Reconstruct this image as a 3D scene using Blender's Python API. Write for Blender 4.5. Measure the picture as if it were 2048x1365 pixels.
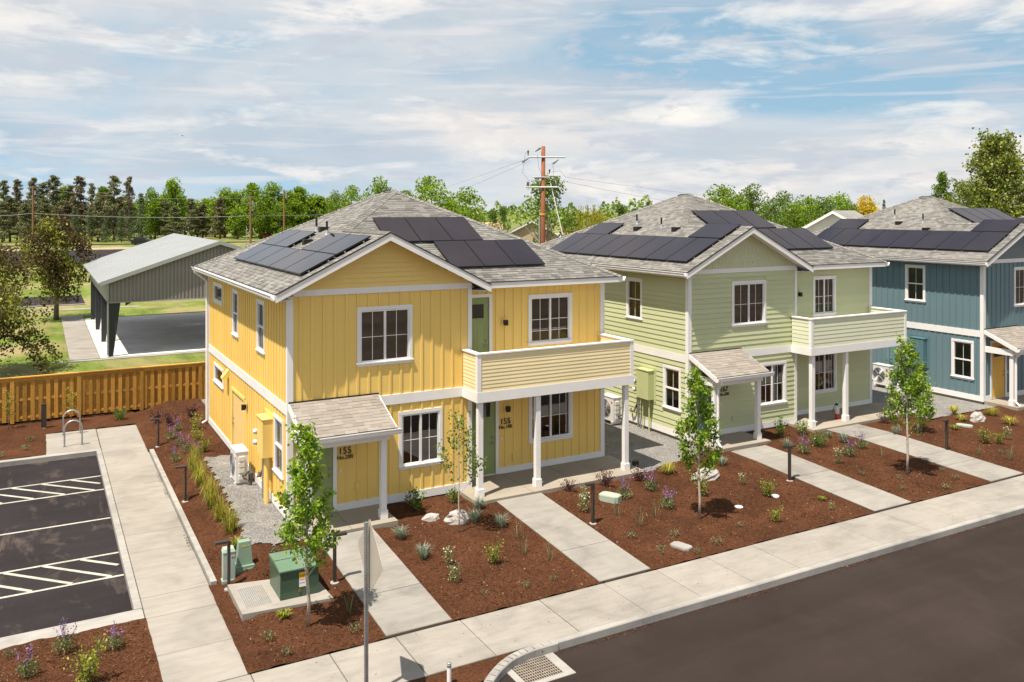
import bpy, math, random
import numpy as np
from mathutils import Vector, Matrix
R = math.radians
for o in list(bpy.data.objects): bpy.data.objects.remove(o)
sc = bpy.context.scene
COL = sc.collection

# ------------------------------------------------------------------ camera
FPX, HOR, YAW = 1705.7, 421.4, .5061
CAM = Vector((-5.612, -22.024, 8.0))
cd = bpy.data.cameras.new("Camera"); cam = bpy.data.objects.new("Camera", cd); COL.objects.link(cam)
cam.location = CAM; cam.rotation_euler = (R(90), 0, -YAW)
cd.sensor_width = 36; cd.lens = FPX/2048*36; cd.shift_y = -(682.5-HOR)/2048
cd.clip_start = .1; cd.clip_end = 20000
sc.camera = cam
# ------------------------------------------------------------------ sun, sky, exposure
SUN = Vector((1, .41, -2.55)).normalized()
ld = bpy.data.lights.new("Sun", 'SUN'); ld.energy = 5.0; ld.angle = R(.53); ld.color = (1, .92, .79)
so = bpy.data.objects.new("Sun", ld); COL.objects.link(so); so.rotation_euler = SUN.to_track_quat('-Z', 'Y').to_euler()
so.location = (-20, -10, 60)
world = bpy.data.worlds.new("World"); sc.world = world; world.use_nodes = True
SKYK = .73
SKYO = [(6.411, 7.558, 1.643), (8.985, 1.747, 6.038), (0.826, 6.82, 1.362), (6.359, 6.52, 6.893), (3.972, 7.792, 8.891), (1.04, 4.652, 8.623)]
def build_world():
    nt = world.node_tree; N = nt.nodes; L = nt.links; N.clear()
    out = N.new('ShaderNodeOutputWorld'); bg = N.new('ShaderNodeBackground'); L.new(bg.outputs[0], out.inputs[0])
    sky = N.new('ShaderNodeTexSky'); sky.sky_type = 'NISHITA'; sky.sun_disc = False
    sky.sun_elevation = R(67); sky.sun_rotation = R(248); sky.altitude = 900; sky.air_density = 1.0; sky.dust_density = .1; sky.ozone_density = 1.3
    tc = N.new('ShaderNodeTexCoord')
    def mapping(sx, sy, sz, loc=(0, 0, 0)):
        m = N.new('ShaderNodeMapping'); m.inputs['Scale'].default_value = (sx, sy, sz); m.inputs['Location'].default_value = loc
        L.new(tc.outputs['Generated'], m.inputs[0]); return m.outputs[0]
    def noise(vec, scale, detail=8, rough=.55, dist=0):
        n = N.new('ShaderNodeTexNoise'); n.inputs['Scale'].default_value = scale; n.inputs['Detail'].default_value = detail
        n.inputs['Roughness'].default_value = rough; n.inputs['Distortion'].default_value = dist
        L.new(vec, n.inputs['Vector']); return n.outputs[0]
    def ramp(fac, stops):
        r = N.new('ShaderNodeValToRGB'); e = r.color_ramp.elements
        while len(e) > 1: e.remove(e[-1])
        e[0].position, e[0].color = stops[0][0], stops[0][1]
        for p, c in stops[1:]:
            k = e.new(p); k.color = c
        L.new(fac, r.inputs[0]); return r.outputs[0]
    def mix(a, b, f, mode='MIX'):
        m = N.new('ShaderNodeMix'); m.data_type = 'RGBA'; m.blend_type = mode
        for s, v in ((6, a), (7, b), (0, f)):
            if isinstance(v, (int, float)): m.inputs[s].default_value = v
            elif isinstance(v, tuple): m.inputs[s].default_value = v
            else: L.new(v, m.inputs[s])
        return m.outputs[2]
    sm = mapping(1, 1, .7, (0, 0, .36)); L.new(sm, sky.inputs['Vector'])
    w = lambda v: (v, v, v, 1)
    K = SKYK
    c3 = lambda r, g, b: (r*K, g*K, b*K, 1)
    # a thin high veil with breaks that let the blue through
    veil = ramp(noise(mapping(1, 1, 3.2, SKYO[0]), 2.1, 7, .5, .3), [(.38, w(.22)), (.49, w(.64)), (.62, w(.95))])
    blue = mix(sky.outputs[0], (1.12, 1.6, 1.3, 1), 1.0, 'MULTIPLY')
    col = mix(blue, c3(7.05, 6.7, 6.45), veil)
    # broad grey-blue shaded rolls of lower cloud
    roll = noise(mapping(1, 1, 5.5, SKYO[1]), 3.1, 9, .56, .5)
    col = mix(col, c3(4.15, 4.95, 5.75), ramp(roll, [(.48, w(0)), (.57, w(.58)), (.72, w(.92))]))
    # sunlit cumulus tops and streaks
    lit = noise(mapping(1, 1, 4.0, SKYO[2]), 4.6, 10, .6, .35)
    col = mix(col, c3(8.5, 8.05, 7.55), ramp(lit, [(.52, w(0)), (.6, w(.55)), (.7, w(.95))]))
    # small ragged grey scraps
    puff = noise(mapping(1, 1, 3.4, SKYO[3]), 15.0, 6, .6, .2)
    gate = ramp(noise(mapping(1, 1, 3.0, SKYO[4]), 3.0, 3), [(.4, w(0)), (.52, w(1))])
    col = mix(col, c3(4.9, 5.25, 5.9), mix(ramp(puff, [(.54, w(0)), (.63, w(.75))]), gate, 1.0, 'MULTIPLY'))
    # fine streaks low over the horizon
    st = noise(mapping(1, 1, 14, SKYO[5]), 5.0, 8, .55, .3)
    col = mix(col, c3(7.0, 6.75, 6.75), ramp(st, [(.54, w(0)), (.68, w(.55))]))
    L.new(col, bg.inputs[0]); bg.inputs[1].default_value = .1
build_world()
vs = sc.view_settings
vs.view_transform = 'Standard'; vs.look = 'None'; vs.exposure = .74; vs.gamma = 1; vs.use_curve_mapping = False
sc.render.engine = 'CYCLES'
cy = sc.cycles
cy.max_bounces = 7; cy.diffuse_bounces = 3; cy.glossy_bounces = 3; cy.transmission_bounces = 4; cy.transparent_max_bounces = 8
cy.caustics_reflective = False; cy.caustics_refractive = False
try:
    cy.use_denoising = True; cy.denoiser = 'OPENIMAGEDENOISE'; cy.denoising_input_passes = 'RGB_ALBEDO_NORMAL'; cy.denoising_prefilter = 'ACCURATE'
except Exception: pass

rng = np.random.default_rng(7)
random.seed(7)
# ------------------------------------------------------------------ helpers
def project(x, y, z=0):
    dx, dy = x-CAM.x, y-CAM.y; s, c = math.sin(YAW), math.cos(YAW)
    dep = dx*s+dy*c
    return 1024+FPX*(dx*c-dy*s)/dep, HOR-FPX*(z-CAM.z)/dep
def spot(px, dep):
    """a place on the ground in the direction seen at px, dep metres ahead of the photographer"""
    s, c = math.sin(YAW), math.cos(YAW); u = (px-1024)/FPX
    return CAM.x+dep*(s+u*c), CAM.y+dep*(c-u*s)
def tag(o, label=None, cat=None, group=None, kind=None):
    if label: o['label'] = label
    if cat: o['category'] = cat
    if group: o['group'] = group
    if kind: o['kind'] = kind
    return o
def link(o, parent=None):
    COL.objects.link(o)
    if parent: o.parent = parent
    return o
def empty(name, loc=(0, 0, 0), rz=0):
    o = bpy.data.objects.new(name, None); o.empty_display_size = .2
    o.location = loc; o.rotation_euler = (0, 0, rz); COL.objects.link(o); return o
def copy_tree(o, parent=None):
    c = o.copy(); COL.objects.link(c); c.parent = parent
    for ch in list(o.children): copy_tree(ch, c)
    return c
class MB:
    def __init__(s): s.v = []; s.f = []
    def add(s, vs_, fs):
        n = len(s.v); s.v += [tuple(p) for p in vs_]; s.f += [tuple(i+n for i in f) for f in fs]; return s
    def box(s, x0, x1, y0, y1, z0, z1):
        return s.add([(x0,y0,z0),(x1,y0,z0),(x1,y1,z0),(x0,y1,z0),(x0,y0,z1),(x1,y0,z1),(x1,y1,z1),(x0,y1,z1)],
                     [(0,3,2,1),(4,5,6,7),(0,1,5,4),(1,2,6,5),(2,3,7,6),(3,0,4,7)])
    def quad(s, *p): return s.add(p, [tuple(range(len(p)))])
    def prism(s, poly, d):
        """extrude a planar polygon (3-d points) by vector d"""
        n = len(poly); top = [tuple(np.add(p, d)) for p in poly]
        return s.add(list(poly)+top, [tuple(range(n))[::-1], tuple(range(n, 2*n))]+[(i, (i+1) % n, n+(i+1) % n, n+i) for i in range(n)])
    def tube(s, pts, rad, n=8, cap=True):
        pts = [Vector(p) for p in pts]; k = len(pts)
        rad = [rad]*k if isinstance(rad, (int, float)) else rad
        base = len(s.v); prev = None
        for i, p in enumerate(pts):
            t = (pts[min(i+1, k-1)]-pts[max(i-1, 0)]).normalized()
            a = prev if prev is not None and abs(prev.dot(t)) < .95 else (Vector((1, 0, 0)) if abs(t.x) < .8 else Vector((0, 1, 0)))
            a = (a-t*a.dot(t)).normalized(); b = t.cross(a); prev = a
            for j in range(n):
                q = 2*math.pi*j/n; s.v.append(tuple(p+(a*math.cos(q)+b*math.sin(q))*rad[i]))
        for i in range(k-1):
            for j in range(n):
                s.f.append((base+i*n+j, base+i*n+(j+1) % n, base+(i+1)*n+(j+1) % n, base+(i+1)*n+j))
        if cap:
            s.f.append(tuple(base+j for j in range(n))[::-1]); s.f.append(tuple(base+(k-1)*n+j for j in range(n)))
        return s
    def lathe(s, prof, c=(0, 0, 0), n=16):
        b = len(s.v)
        for r, z in prof:
            for j in range(n):
                q = 2*math.pi*j/n; s.v.append((c[0]+r*math.cos(q), c[1]+r*math.sin(q), c[2]+z))
        for i in range(len(prof)-1):
            for j in range(n):
                s.f.append((b+i*n+j, b+i*n+(j+1) % n, b+(i+1)*n+(j+1) % n, b+(i+1)*n+j))
        s.f.append(tuple(b+(len(prof)-1)*n+j for j in range(n))); s.f.append(tuple(b+j for j in range(n))[::-1]); return s
    def mesh(s, name, mat, smooth=False):
        m = bpy.data.meshes.new(name); m.from_pydata(s.v, [], s.f); m.update()
        if mat: m.materials.append(mat)
        if smooth: m.polygons.foreach_set('use_smooth', [True]*len(m.polygons))
        return m
    def build(s, name, mat, parent=None, smooth=False):
        return link(bpy.data.objects.new(name, s.mesh(name, mat, smooth)), parent)
UNIT = {}
def unit_mesh(kind, mat):
    k = (kind, mat.name)
    if k not in UNIT:
        b = MB()
        if kind == 'cube': b.box(-.5, .5, -.5, .5, -.5, .5)
        UNIT[k] = b.mesh(kind+'_'+mat.name, mat)
    return UNIT[k]
def pbox(name, x0, x1, y0, y1, z0, z1, mat, parent=None):
    """one cheap box piece that shares its mesh with its likes"""
    o = bpy.data.objects.new(name, unit_mesh('cube', mat))
    o.location = ((x0+x1)/2, (y0+y1)/2, (z0+z1)/2); o.scale = (max(1e-4, abs(x1-x0)), max(1e-4, abs(y1-y0)), max(1e-4, abs(z1-z0)))
    return link(o, parent)
def big_mesh(name, V, F, mat, tone=None, parent=None, smooth=False):
    """V (n,3) array, F (m,k) array of equal-sized faces, tone per face"""
    m = bpy.data.meshes.new(name); n, k = F.shape
    m.vertices.add(len(V)); m.vertices.foreach_set('co', np.ascontiguousarray(V, dtype=np.float32).ravel())
    m.loops.add(n*k); m.loops.foreach_set('vertex_index', np.ascontiguousarray(F, dtype=np.int32).ravel())
    m.polygons.add(n); m.polygons.foreach_set('loop_start', np.arange(0, n*k, k, dtype=np.int32))
    try: m.polygons.foreach_set('loop_total', np.full(n, k, dtype=np.int32))
    except Exception: pass
    if smooth: m.polygons.foreach_set('use_smooth', np.ones(n, dtype=bool))
    m.update(calc_edges=True)
    if tone is not None:
        a = m.attributes.new('tone', 'FLOAT', 'FACE'); a.data.foreach_set('value', np.asarray(tone, dtype=np.float32))
    m.materials.append(mat)
    o = bpy.data.objects.new(name, m)
    return link(o, parent)
# ------------------------------------------------------------------ materials
MATS = {}
def new_mat(name):
    m = bpy.data.materials.new(name); m.use_nodes = True; nt = m.node_tree
    b = nt.nodes['Principled BSDF']; return m, nt, b
class NT:
    def __init__(s, nt): s.nt = nt; s.N = nt.nodes; s.L = nt.links
    def pos(s, scale=(1, 1, 1)):
        g = s.N.new('ShaderNodeNewGeometry'); m = s.N.new('ShaderNodeMapping'); m.inputs['Scale'].default_value = scale
        s.L.new(g.outputs['Position'], m.inputs[0]); return m.outputs[0]
    def noise(s, vec, scale, detail=4, rough=.55, dist=0):
        n = s.N.new('ShaderNodeTexNoise'); n.inputs['Scale'].default_value = scale; n.inputs['Detail'].default_value = detail
        n.inputs['Roughness'].default_value = rough; n.inputs['Distortion'].default_value = dist; s.L.new(vec, n.inputs['Vector']); return n.outputs[0]
    def voro(s, vec, scale, out='Color'):
        n = s.N.new('ShaderNodeTexVoronoi'); n.inputs['Scale'].default_value = scale; s.L.new(vec, n.inputs['Vector']); return n.outputs[out]
    def ramp(s, fac, stops, interp='LINEAR'):
        r = s.N.new('ShaderNodeValToRGB'); r.color_ramp.interpolation = interp; e = r.color_ramp.elements
        while len(e) > 1: e.remove(e[-1])
        c4 = lambda c: (c, c, c, 1) if isinstance(c, (int, float)) else (c[0], c[1], c[2], 1)
        e[0].position, e[0].color = stops[0][0], c4(stops[0][1])
        for p, c in stops[1:]:
            k = e.new(p); k.color = c4(c)
        s.L.new(fac, r.inputs[0]); return r.outputs[0]
    def mix(s, a, b, f=1.0, mode='MULTIPLY'):
        m = s.N.new('ShaderNodeMix'); m.data_type = 'RGBA'; m.blend_type = mode
        for k, v in ((6, a), (7, b), (0, f)):
            if isinstance(v, (int, float)): m.inputs[k].default_value = v if k == 0 else (v, v, v, 1)
            elif isinstance(v, tuple): m.inputs[k].default_value = (v[0], v[1], v[2], 1)
            else: s.L.new(v, m.inputs[k])
        return m.outputs[2]
    def rand(s): return s.N.new('ShaderNodeObjectInfo').outputs['Random']
    def attr(s, name='tone'):
        a = s.N.new('ShaderNodeAttribute'); a.attribute_name = name; return a.outputs['Fac']
    def bump(s, h, strength, dist, bsdf):
        b = s.N.new('ShaderNodeBump'); b.inputs['Strength'].default_value = strength; b.inputs['Distance'].default_value = dist
        s.L.new(h, b.inputs['Height']); s.L.new(b.outputs[0], bsdf.inputs['Normal'])
def M(name, col, rough=.6, var=.12, scale=1.5, fine=.06, fscale=40, piece=.0, bump=0, bscale=60, bdist=.004, spec=.4, metal=0, stretch=(1, 1, 1), coat=0):
    """a plain painted / cast surface with large blotches, fine grain and piece-to-piece variation"""
    if name in MATS: return MATS[name]
    m, nt, b = new_mat(name); t = NT(nt); p = t.pos(stretch)
    c = t.mix((col[0], col[1], col[2]), t.ramp(t.noise(p, scale, 5), [(.3, 1-var), (.7, 1+var*.6)]))
    c = t.mix(c, t.ramp(t.noise(p, fscale, 3), [(.3, 1-fine), (.7, 1+fine*.5)]))
    if piece: c = t.mix(c, t.ramp(t.rand(), [(0, 1-piece), (1, 1+piece*.5)]))
    nt.links.new(c, b.inputs['Base Color'])
    b.inputs['Roughness'].default_value = rough; b.inputs['Metallic'].default_value = metal
    b.inputs['Specular IOR Level'].default_value = spec
    if coat: b.inputs['Coat Weight'].default_value = coat
    if bump: t.bump(t.noise(p, bscale, 4), bump, bdist, b)
    MATS[name] = m; return m
def M_leaf(name, stops, trans=.35, rough=.5):
    if name in MATS: return MATS[name]
    m = bpy.data.materials.new(name); m.use_nodes = True; nt = m.node_tree; t = NT(nt); nt.nodes.clear()
    out = nt.nodes.new('ShaderNodeOutputMaterial'); d = nt.nodes.new('ShaderNodeBsdfPrincipled'); tr = nt.nodes.new('ShaderNodeBsdfTranslucent')
    mx = nt.nodes.new('ShaderNodeMixShader'); mx.inputs[0].default_value = trans
    c = t.ramp(t.attr(), stops)
    c = t.mix(c, t.ramp(t.rand(), [(0, .82), (1, 1.12)]))
    nt.links.new(c, d.inputs['Base Color']); nt.links.new(t.mix(c, (1.25, 1.2, .6)), tr.inputs[0])
    d.inputs['Roughness'].default_value = rough; d.inputs['Specular IOR Level'].default_value = .25
    nt.links.new(d.outputs[0], mx.inputs[1]); nt.links.new(tr.outputs[0], mx.inputs[2]); nt.links.new(mx.outputs[0], out.inputs[0])
    MATS[name] = m; return m
def M_glass(name='window_glass'):
    if name in MATS: return MATS[name]
    m = bpy.data.materials.new(name); m.use_nodes = True; nt = m.node_tree; nt.nodes.clear(); t = NT(nt)
    out = nt.nodes.new('ShaderNodeOutputMaterial'); tr = nt.nodes.new('ShaderNodeBsdfTransparent'); tr.inputs[0].default_value = (.5, .52, .5, 1)
    gl = nt.nodes.new('ShaderNodeBsdfGlossy'); gl.inputs['Roughness'].default_value = .012
    fr = nt.nodes.new('ShaderNodeFresnel'); fr.inputs[0].default_value = 2.1
    bp = nt.nodes.new('ShaderNodeBump'); bp.inputs['Strength'].default_value = .05; bp.inputs['Distance'].default_value = .02
    nt.links.new(t.noise(t.pos(), 1.3, 2), bp.inputs['Height']); nt.links.new(bp.outputs[0], gl.inputs['Normal'])
    mx = nt.nodes.new('ShaderNodeMixShader'); nt.links.new(fr.outputs[0], mx.inputs[0]); nt.links.new(tr.outputs[0], mx.inputs[1]); nt.links.new(gl.outputs[0], mx.inputs[2])
    nt.links.new(mx.outputs[0], out.inputs[0]); MATS[name] = m; return m
def M_mulch():
    m, nt, b = new_mat('bark_mulch'); t = NT(nt); p = t.pos()
    c = t.ramp(t.noise(p, 16, 8, .7, .6), [(.25, (.025, .0095, .0055)), (.45, (.074, .029, .0135)), (.6, (.106, .044, .021)), (.78, (.155, .073, .039))])
    c = t.mix(c, t.ramp(t.noise(p, .7, 6, .65, .4), [(.3, .62), (.55, 1.0), (.75, 1.35)]))
    sp = t.ramp(t.voro(p, 22, 'Distance'), [(.05, 1.0), (.12, 0.0)])
    c = t.mix(c, (.42, .26, .15), t.mix(sp, t.ramp(t.noise(p, 5, 3), [(.56, 0.), (.66, .9)])), 'MIX')
    nt.links.new(c, b.inputs['Base Color']); b.inputs['Roughness'].default_value = .95; b.inputs['Specular IOR Level'].default_value = .1
    t.bump(t.noise(p, 26, 8, .75, .5), .9, .05, b); return m
def M_gravel():
    m, nt, b = new_mat('grey_gravel'); t = NT(nt); p = t.pos()
    c = t.ramp(t.voro(p, 38), [(0, (.12, .112, .106)), (.5, (.235, .222, .213)), (1, (.36, .343, .33))])
    c = t.mix(c, t.ramp(t.noise(p, 1.1, 4), [(.3, .8), (.7, 1.1)]))
    nt.links.new(c, b.inputs['Base Color']); b.inputs['Roughness'].default_value = .9; b.inputs['Specular IOR Level'].default_value = .2
    t.bump(t.voro(p, 38, 'Distance'), 1.0, .025, b); return m
def M_asphalt(name, col, worn):
    m, nt, b = new_mat(name); t = NT(nt); p = t.pos()
    c = t.mix(col, t.ramp(t.noise(p, 90, 4, .7), [(.25, .5), (.55, 1.0), (.78, 1.9)]))
    c = t.mix(c, t.ramp(t.noise(p, .35, 6, .6, .3), [(.3, .82), (.7, 1.2)]))
    patch = t.ramp(t.noise(t.pos((.9, .35, 1)), 1.3, 6, .65, .5), [(.56, 0.), (.74, worn)])
    c = t.mix(c, (.23, .17, .14), patch, 'MIX')
    c = t.mix(c, t.ramp(t.noise(t.pos((.12, 1.2, 1)), .9, 5, .6), [(.35, .86), (.65, 1.14)]))
    nt.links.new(c, b.inputs['Base Color']); b.inputs['Roughness'].default_value = .9; b.inputs['Specular IOR Level'].default_value = .12
    t.bump(t.noise(p, 120, 3, .7), .5, .01, b); return m
def M_concrete(name, col, stain=.16, piece=.07):
    m, nt, b = new_mat(name); t = NT(nt); p = t.pos()
    c = t.mix(col, t.ramp(t.noise(p, .8, 7, .6, .6), [(.3, 1-stain), (.52, 1.0), (.75, 1+stain*.4)]))
    c = t.mix(c, t.ramp(t.noise(t.pos((.5, 2.6, 1)), 2.2, 6, .65, .4), [(.3, 1-stain*.6), (.6, 1.02)]))
    c = t.mix(c, t.ramp(t.noise(p, 70, 4, .7), [(.3, .9), (.7, 1.05)]))
    c = t.mix(c, t.ramp(t.rand(), [(0, 1-piece), (1, 1+piece*.4)]))
    nt.links.new(c, b.inputs['Base Color']); b.inputs['Roughness'].default_value = .85; b.inputs['Specular IOR Level'].default_value = .25
    t.bump(t.noise(p, 110, 3), .25, .004, b); return m
def M_tone(name, stops, rough=.85, spec=.2, bscale=0):
    m, nt, b = new_mat(name); t = NT(nt); p = t.pos()
    c = t.ramp(t.attr(), stops)
    c = t.mix(c, t.ramp(t.noise(p, 60, 4, .7), [(.3, .78), (.7, 1.15)]))
    c = t.mix(c, t.ramp(t.noise(p, .5, 4), [(.3, .9), (.7, 1.06)]))
    nt.links.new(c, b.inputs['Base Color']); b.inputs['Roughness'].default_value = rough; b.inputs['Specular IOR Level'].default_value = spec
    return m
def M_piece(name, stops, rough=.85, spec=.2):
    m, nt, b = new_mat(name); t = NT(nt); p = t.pos()
    c = t.mix(t.ramp(t.rand(), stops), t.ramp(t.noise(p, 60, 4, .7), [(.3, .78), (.7, 1.15)]))
    nt.links.new(c, b.inputs['Base Color']); b.inputs['Roughness'].default_value = rough; b.inputs['Specular IOR Level'].default_value = spec
    return m
def M_wood(name, col):
    m, nt, b = new_mat(name); t = NT(nt); p = t.pos((9, 9, .8))
    c = t.mix(col, t.ramp(t.noise(p, 5, 6, .6, .8), [(.3, .62), (.7, 1.2)]))
    c = t.mix(c, t.ramp(t.rand(), [(0, .72), (1, 1.18)]))
    nt.links.new(c, b.inputs['Base Color']); b.inputs['Roughness'].default_value = .7; b.inputs['Specular IOR Level'].default_value = .25
    t.bump(t.noise(p, 9, 4), .3, .004, b); return m
def M_lawn():
    m, nt, b = new_mat('lawn_grass'); t = NT(nt); p = t.pos()
    g = t.ramp(t.noise(p, 5, 8, .7), [(.25, (.055, .085, .014)), (.55, (.135, .18, .03)), (.8, (.22, .26, .06))])
    g = t.mix(g, t.ramp(t.noise(t.pos((1.6, .25, 1)), .7, 4, .6), [(.35, .78), (.65, 1.22)]))
    d = t.ramp(t.noise(p, 14, 6, .7), [(.3, (.2, .15, .07)), (.7, (.36, .29, .15))])
    c = t.mix(g, d, t.ramp(t.noise(p, .11, 6, .65, .4), [(.47, 0.), (.6, .85)]), 'MIX')
    nt.links.new(c, b.inputs['Base Color']); b.inputs['Roughness'].default_value = .9; b.inputs['Specular IOR Level'].default_value = .15
    t.bump(t.noise(p, 30, 6, .7), .8, .04, b); return m
def M_land():
    m, nt, b = new_mat('far_land'); t = NT(nt); p = t.pos()
    c = t.ramp(t.noise(p, .03, 7, .6), [(.3, (.1, .13, .03)), (.5, (.22, .2, .08)), (.7, (.3, .24, .14))])
    nt.links.new(c, b.inputs['Base Color']); b.inputs['Roughness'].default_value = .95; return m
white = M('white_trim', (.74, .72, .71), .5, .05, 2, .03)
dark = M('dark_bronze_metal', (.035, .028, .024), .45, .15, 4, .08, spec=.5)
black = M('black_metal', (.012, .012, .013), .4, .1, 4, .05)
drip = M('dark_drip_edge', (.02, .017, .015), .5, .1)
galv = M('galvanised_steel', (.42, .43, .44), .42, .18, 6, .1, metal=.75)
alum = M('bare_aluminium', (.44, .4, .345), .5, .07, 3, .04, metal=.2)
shingle_stops = [(0, (.13, .122, .115)), (.25, (.175, .166, .155)), (.6, (.215, .204, .191)), (1, (.265, .252, .237))]
shingle = M_tone('asphalt_shingles', shingle_stops)
shingle_base = M('shingle_felt', (.17, .152, .13), .9, .2, 3, .2)
porch_shingle = M_piece('porch_shingles', [(0, (.215, .188, .164)), (.5, (.25, .22, .193)), (1, (.29, .258, .226))])
cap_shingle = M_piece('ridge_shingles', [(0, (.15, .141, .132)), (1, (.235, .223, .209))])
conc = M_concrete('sidewalk_concrete', (.288, .263, .233), .22)
concp = M_concrete('path_concrete', (.265, .246, .222), .26, .1)
conc2 = M_concrete('porch_concrete', (.3, .26, .212), .12)
conc3 = M_concrete('curb_concrete', (.325, .307, .285), .3)
joint = M('joint_dirt', (.1, .08, .06), .95, .3)
mulch = M_mulch(); gravel = M_gravel()
chipm = M_tone('mulch_chip', [(0, (.024, .01, .0055)), (.5, (.085, .035, .017)), (.85, (.135, .064, .033)), (1, (.3, .215, .15))], .95, .1)
stonem = M_tone('gravel_stone', [(0, (.1, .094, .09)), (.5, (.24, .23, .22)), (1, (.4, .385, .372))], .85, .2)
asphalt = M_asphalt('parking_asphalt', (.026, .0215, .0235), .36)
roadm = M_asphalt('road_asphalt', (.031, .0225, .0195), .03)
paint = M('lane_paint', (.43, .41, .355), .75, .25, 5, .3, 26)
lawnm = M_lawn(); landm = M_land()
fencem = M_wood('stained_cedar', (.5, .255, .05))
polem = M_wood('utility_pole_wood', (.22, .075, .035))
barkm = M('grey_bark', (.2, .155, .12), .9, .3, 6, .25, 30, bump=.6, bscale=25, bdist=.02)
paleb = M('pale_bark', (.42, .36, .3), .85, .2, 8, .2, 40, bump=.4, bscale=40)
glass = M_glass()
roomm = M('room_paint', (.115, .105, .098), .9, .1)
solar = M('solar_cells', (.014, .0085, .013), .06, .3, .7, .1, 8, spec=.34)
MATS['solar_cells'].node_tree.nodes['Principled BSDF'].inputs['Specular Tint'].default_value = (.8, .88, 1, 1)
solar_f = M('solar_frame', (.01, .01, .011), .35, .1)
rockm = M('landscape_boulder', (.42, .38, .35), .9, .4, 5, .3, 25, bump=.9, bscale=7, bdist=.06)

# ------------------------------------------------------------------ ground form
def zg(x, y):
    """the made ground falls from the houses to the pavements"""
    t1 = np.clip((-1.3-y)/4.8, 0, 1); t2 = np.clip((-.9-x)/1.2, 0, 1)
    return -.05-.33*np.maximum(t1, t2)
def wob(x, y, a=1.):
    return a*(.018*np.sin(x*5.1+1.3*np.sin(y*2.3))+.016*np.sin(y*6.3+1.1*np.sin(x*3.1))+.011*np.sin(x*13.7+y*9.1)+.008*np.sin(y*17.3-x*11.9))
PITS = [(-2.05, -.1, -4.5, -2.6, -.27)]
def sheet(name, inside, x0, x1, y0, y1, step, lift, mat, wobble=.6, kind='structure', parent=None, ragged=0.):
    xs = np.arange(x0, x1+step*.5, step); ys = np.arange(y0, y1+step*.5, step)
    X, Y = np.meshgrid(xs, ys)
    if ragged:
        X = X+rng.normal(0, ragged, X.shape); Y = Y+rng.normal(0, ragged, Y.shape)
    Z = zg(X, Y)+lift+wob(X, Y, wobble)
    if wobble: Z = Z+rng.normal(0, .006*wobble, Z.shape)
    for (pa, pb, pc, pd_, lv) in PITS: Z = np.where((X > pa) & (X < pb) & (Y > pc) & (Y < pd_), np.minimum(Z, lv), Z)
    V = np.stack([X.ravel(), Y.ravel(), Z.ravel()], 1); w = len(xs)
    i, j = np.meshgrid(np.arange(w-1), np.arange(len(ys)-1)); i = i.ravel(); j = j.ravel()
    cx = (xs[i]+xs[i+1])/2; cyy = (ys[j]+ys[j+1])/2
    keep = np.array([inside(a, b) for a, b in zip(cx, cyy)], bool); i = i[keep]; j = j[keep]
    F = np.stack([j*w+i, j*w+i+1, (j+1)*w+i+1, (j+1)*w+i], 1)
    used = np.unique(F); remap = -np.ones(len(V), int); remap[used] = np.arange(len(used))
    o = big_mesh(name, V[used], remap[F], mat, smooth=True, parent=parent)
    if kind: o['kind'] = kind
    return o
# base land to the horizon
b = MB(); b.quad((-6000, -6000, -.95), (6000, -6000, -.95), (6000, 6000, -.95), (-6000, 6000, -.95))
tag(b.build('ground', landm), kind='structure')
b = MB(); b.quad((-900, 16.9, -.34), (1400, 16.9, -.34), (1400, 1500, -.34), (-900, 1500, -.34))
tag(b.build('lawn', lawnm), kind='structure')
# gravel yards round the houses
b = MB(); b.quad((.35, 10, -.13), (60, 10, -.13), (60, 16.95, -.13), (.35, 16.95, -.13)); b.quad((10.3, -.9, -.11), (60, -.9, -.11), (60, 10, -.11), (10.3, 10, -.11))
tag(b.build('gravel_yard', gravel), kind='structure')
# road and car park
b = MB(); b.quad((-200, -17, -.555), (300, -17, -.555), (300, -7.9, -.555), (-200, -7.9, -.555))
tag(b.build('road', roadm), kind='structure')
b = MB(); b.quad((-200, -90, -.6), (300, -90, -.6), (300, -17, -.6), (-200, -17, -.6)); tag(b.build('bare_lot', M('bare_earth', (.13, .09, .062), .95, .4, .25, .3, 6)), kind='structure')
b = MB(); b.quad((-40, -2.6, -.552), (-3.8, -2.6, -.552), (-3.8, 11.3, -.552), (-40, 11.3, -.552))
lot = tag(b.build('parking_lot', asphalt), kind='structure')
# stall lines and access-aisle hatching
def stripe(x0, y0, x1, y1, w=.1, z=-.547):
    d = Vector((x1-x0, y1-y0, 0)).normalized(); n = Vector((-d.y, d.x, 0))*w/2; b = MB()
    b.quad((x0-n.x, y0-n.y, z), (x1-n.x, y1-n.y, z), (x1+n.x, y1+n.y, z), (x0+n.x, y0+n.y, z))
    o = b.build('painted_line', paint, lot); return o
for y in (8.43, 6.92, 4.15, 1.4, -.1): stripe(-9.5, y, -3.88, y, .09)
for y0 in (6.975, -.045):
    for k in range(6):
        xa = -4.72-k*.81; xb = xa+1.38
        t = 1.0
        if xb > -3.95: t = (-3.95-xa)/(xb-xa)
        stripe(xa, y0+1.40, xa+(xb-xa)*t, y0+1.40*(1-t), .1, -.5455)

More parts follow.
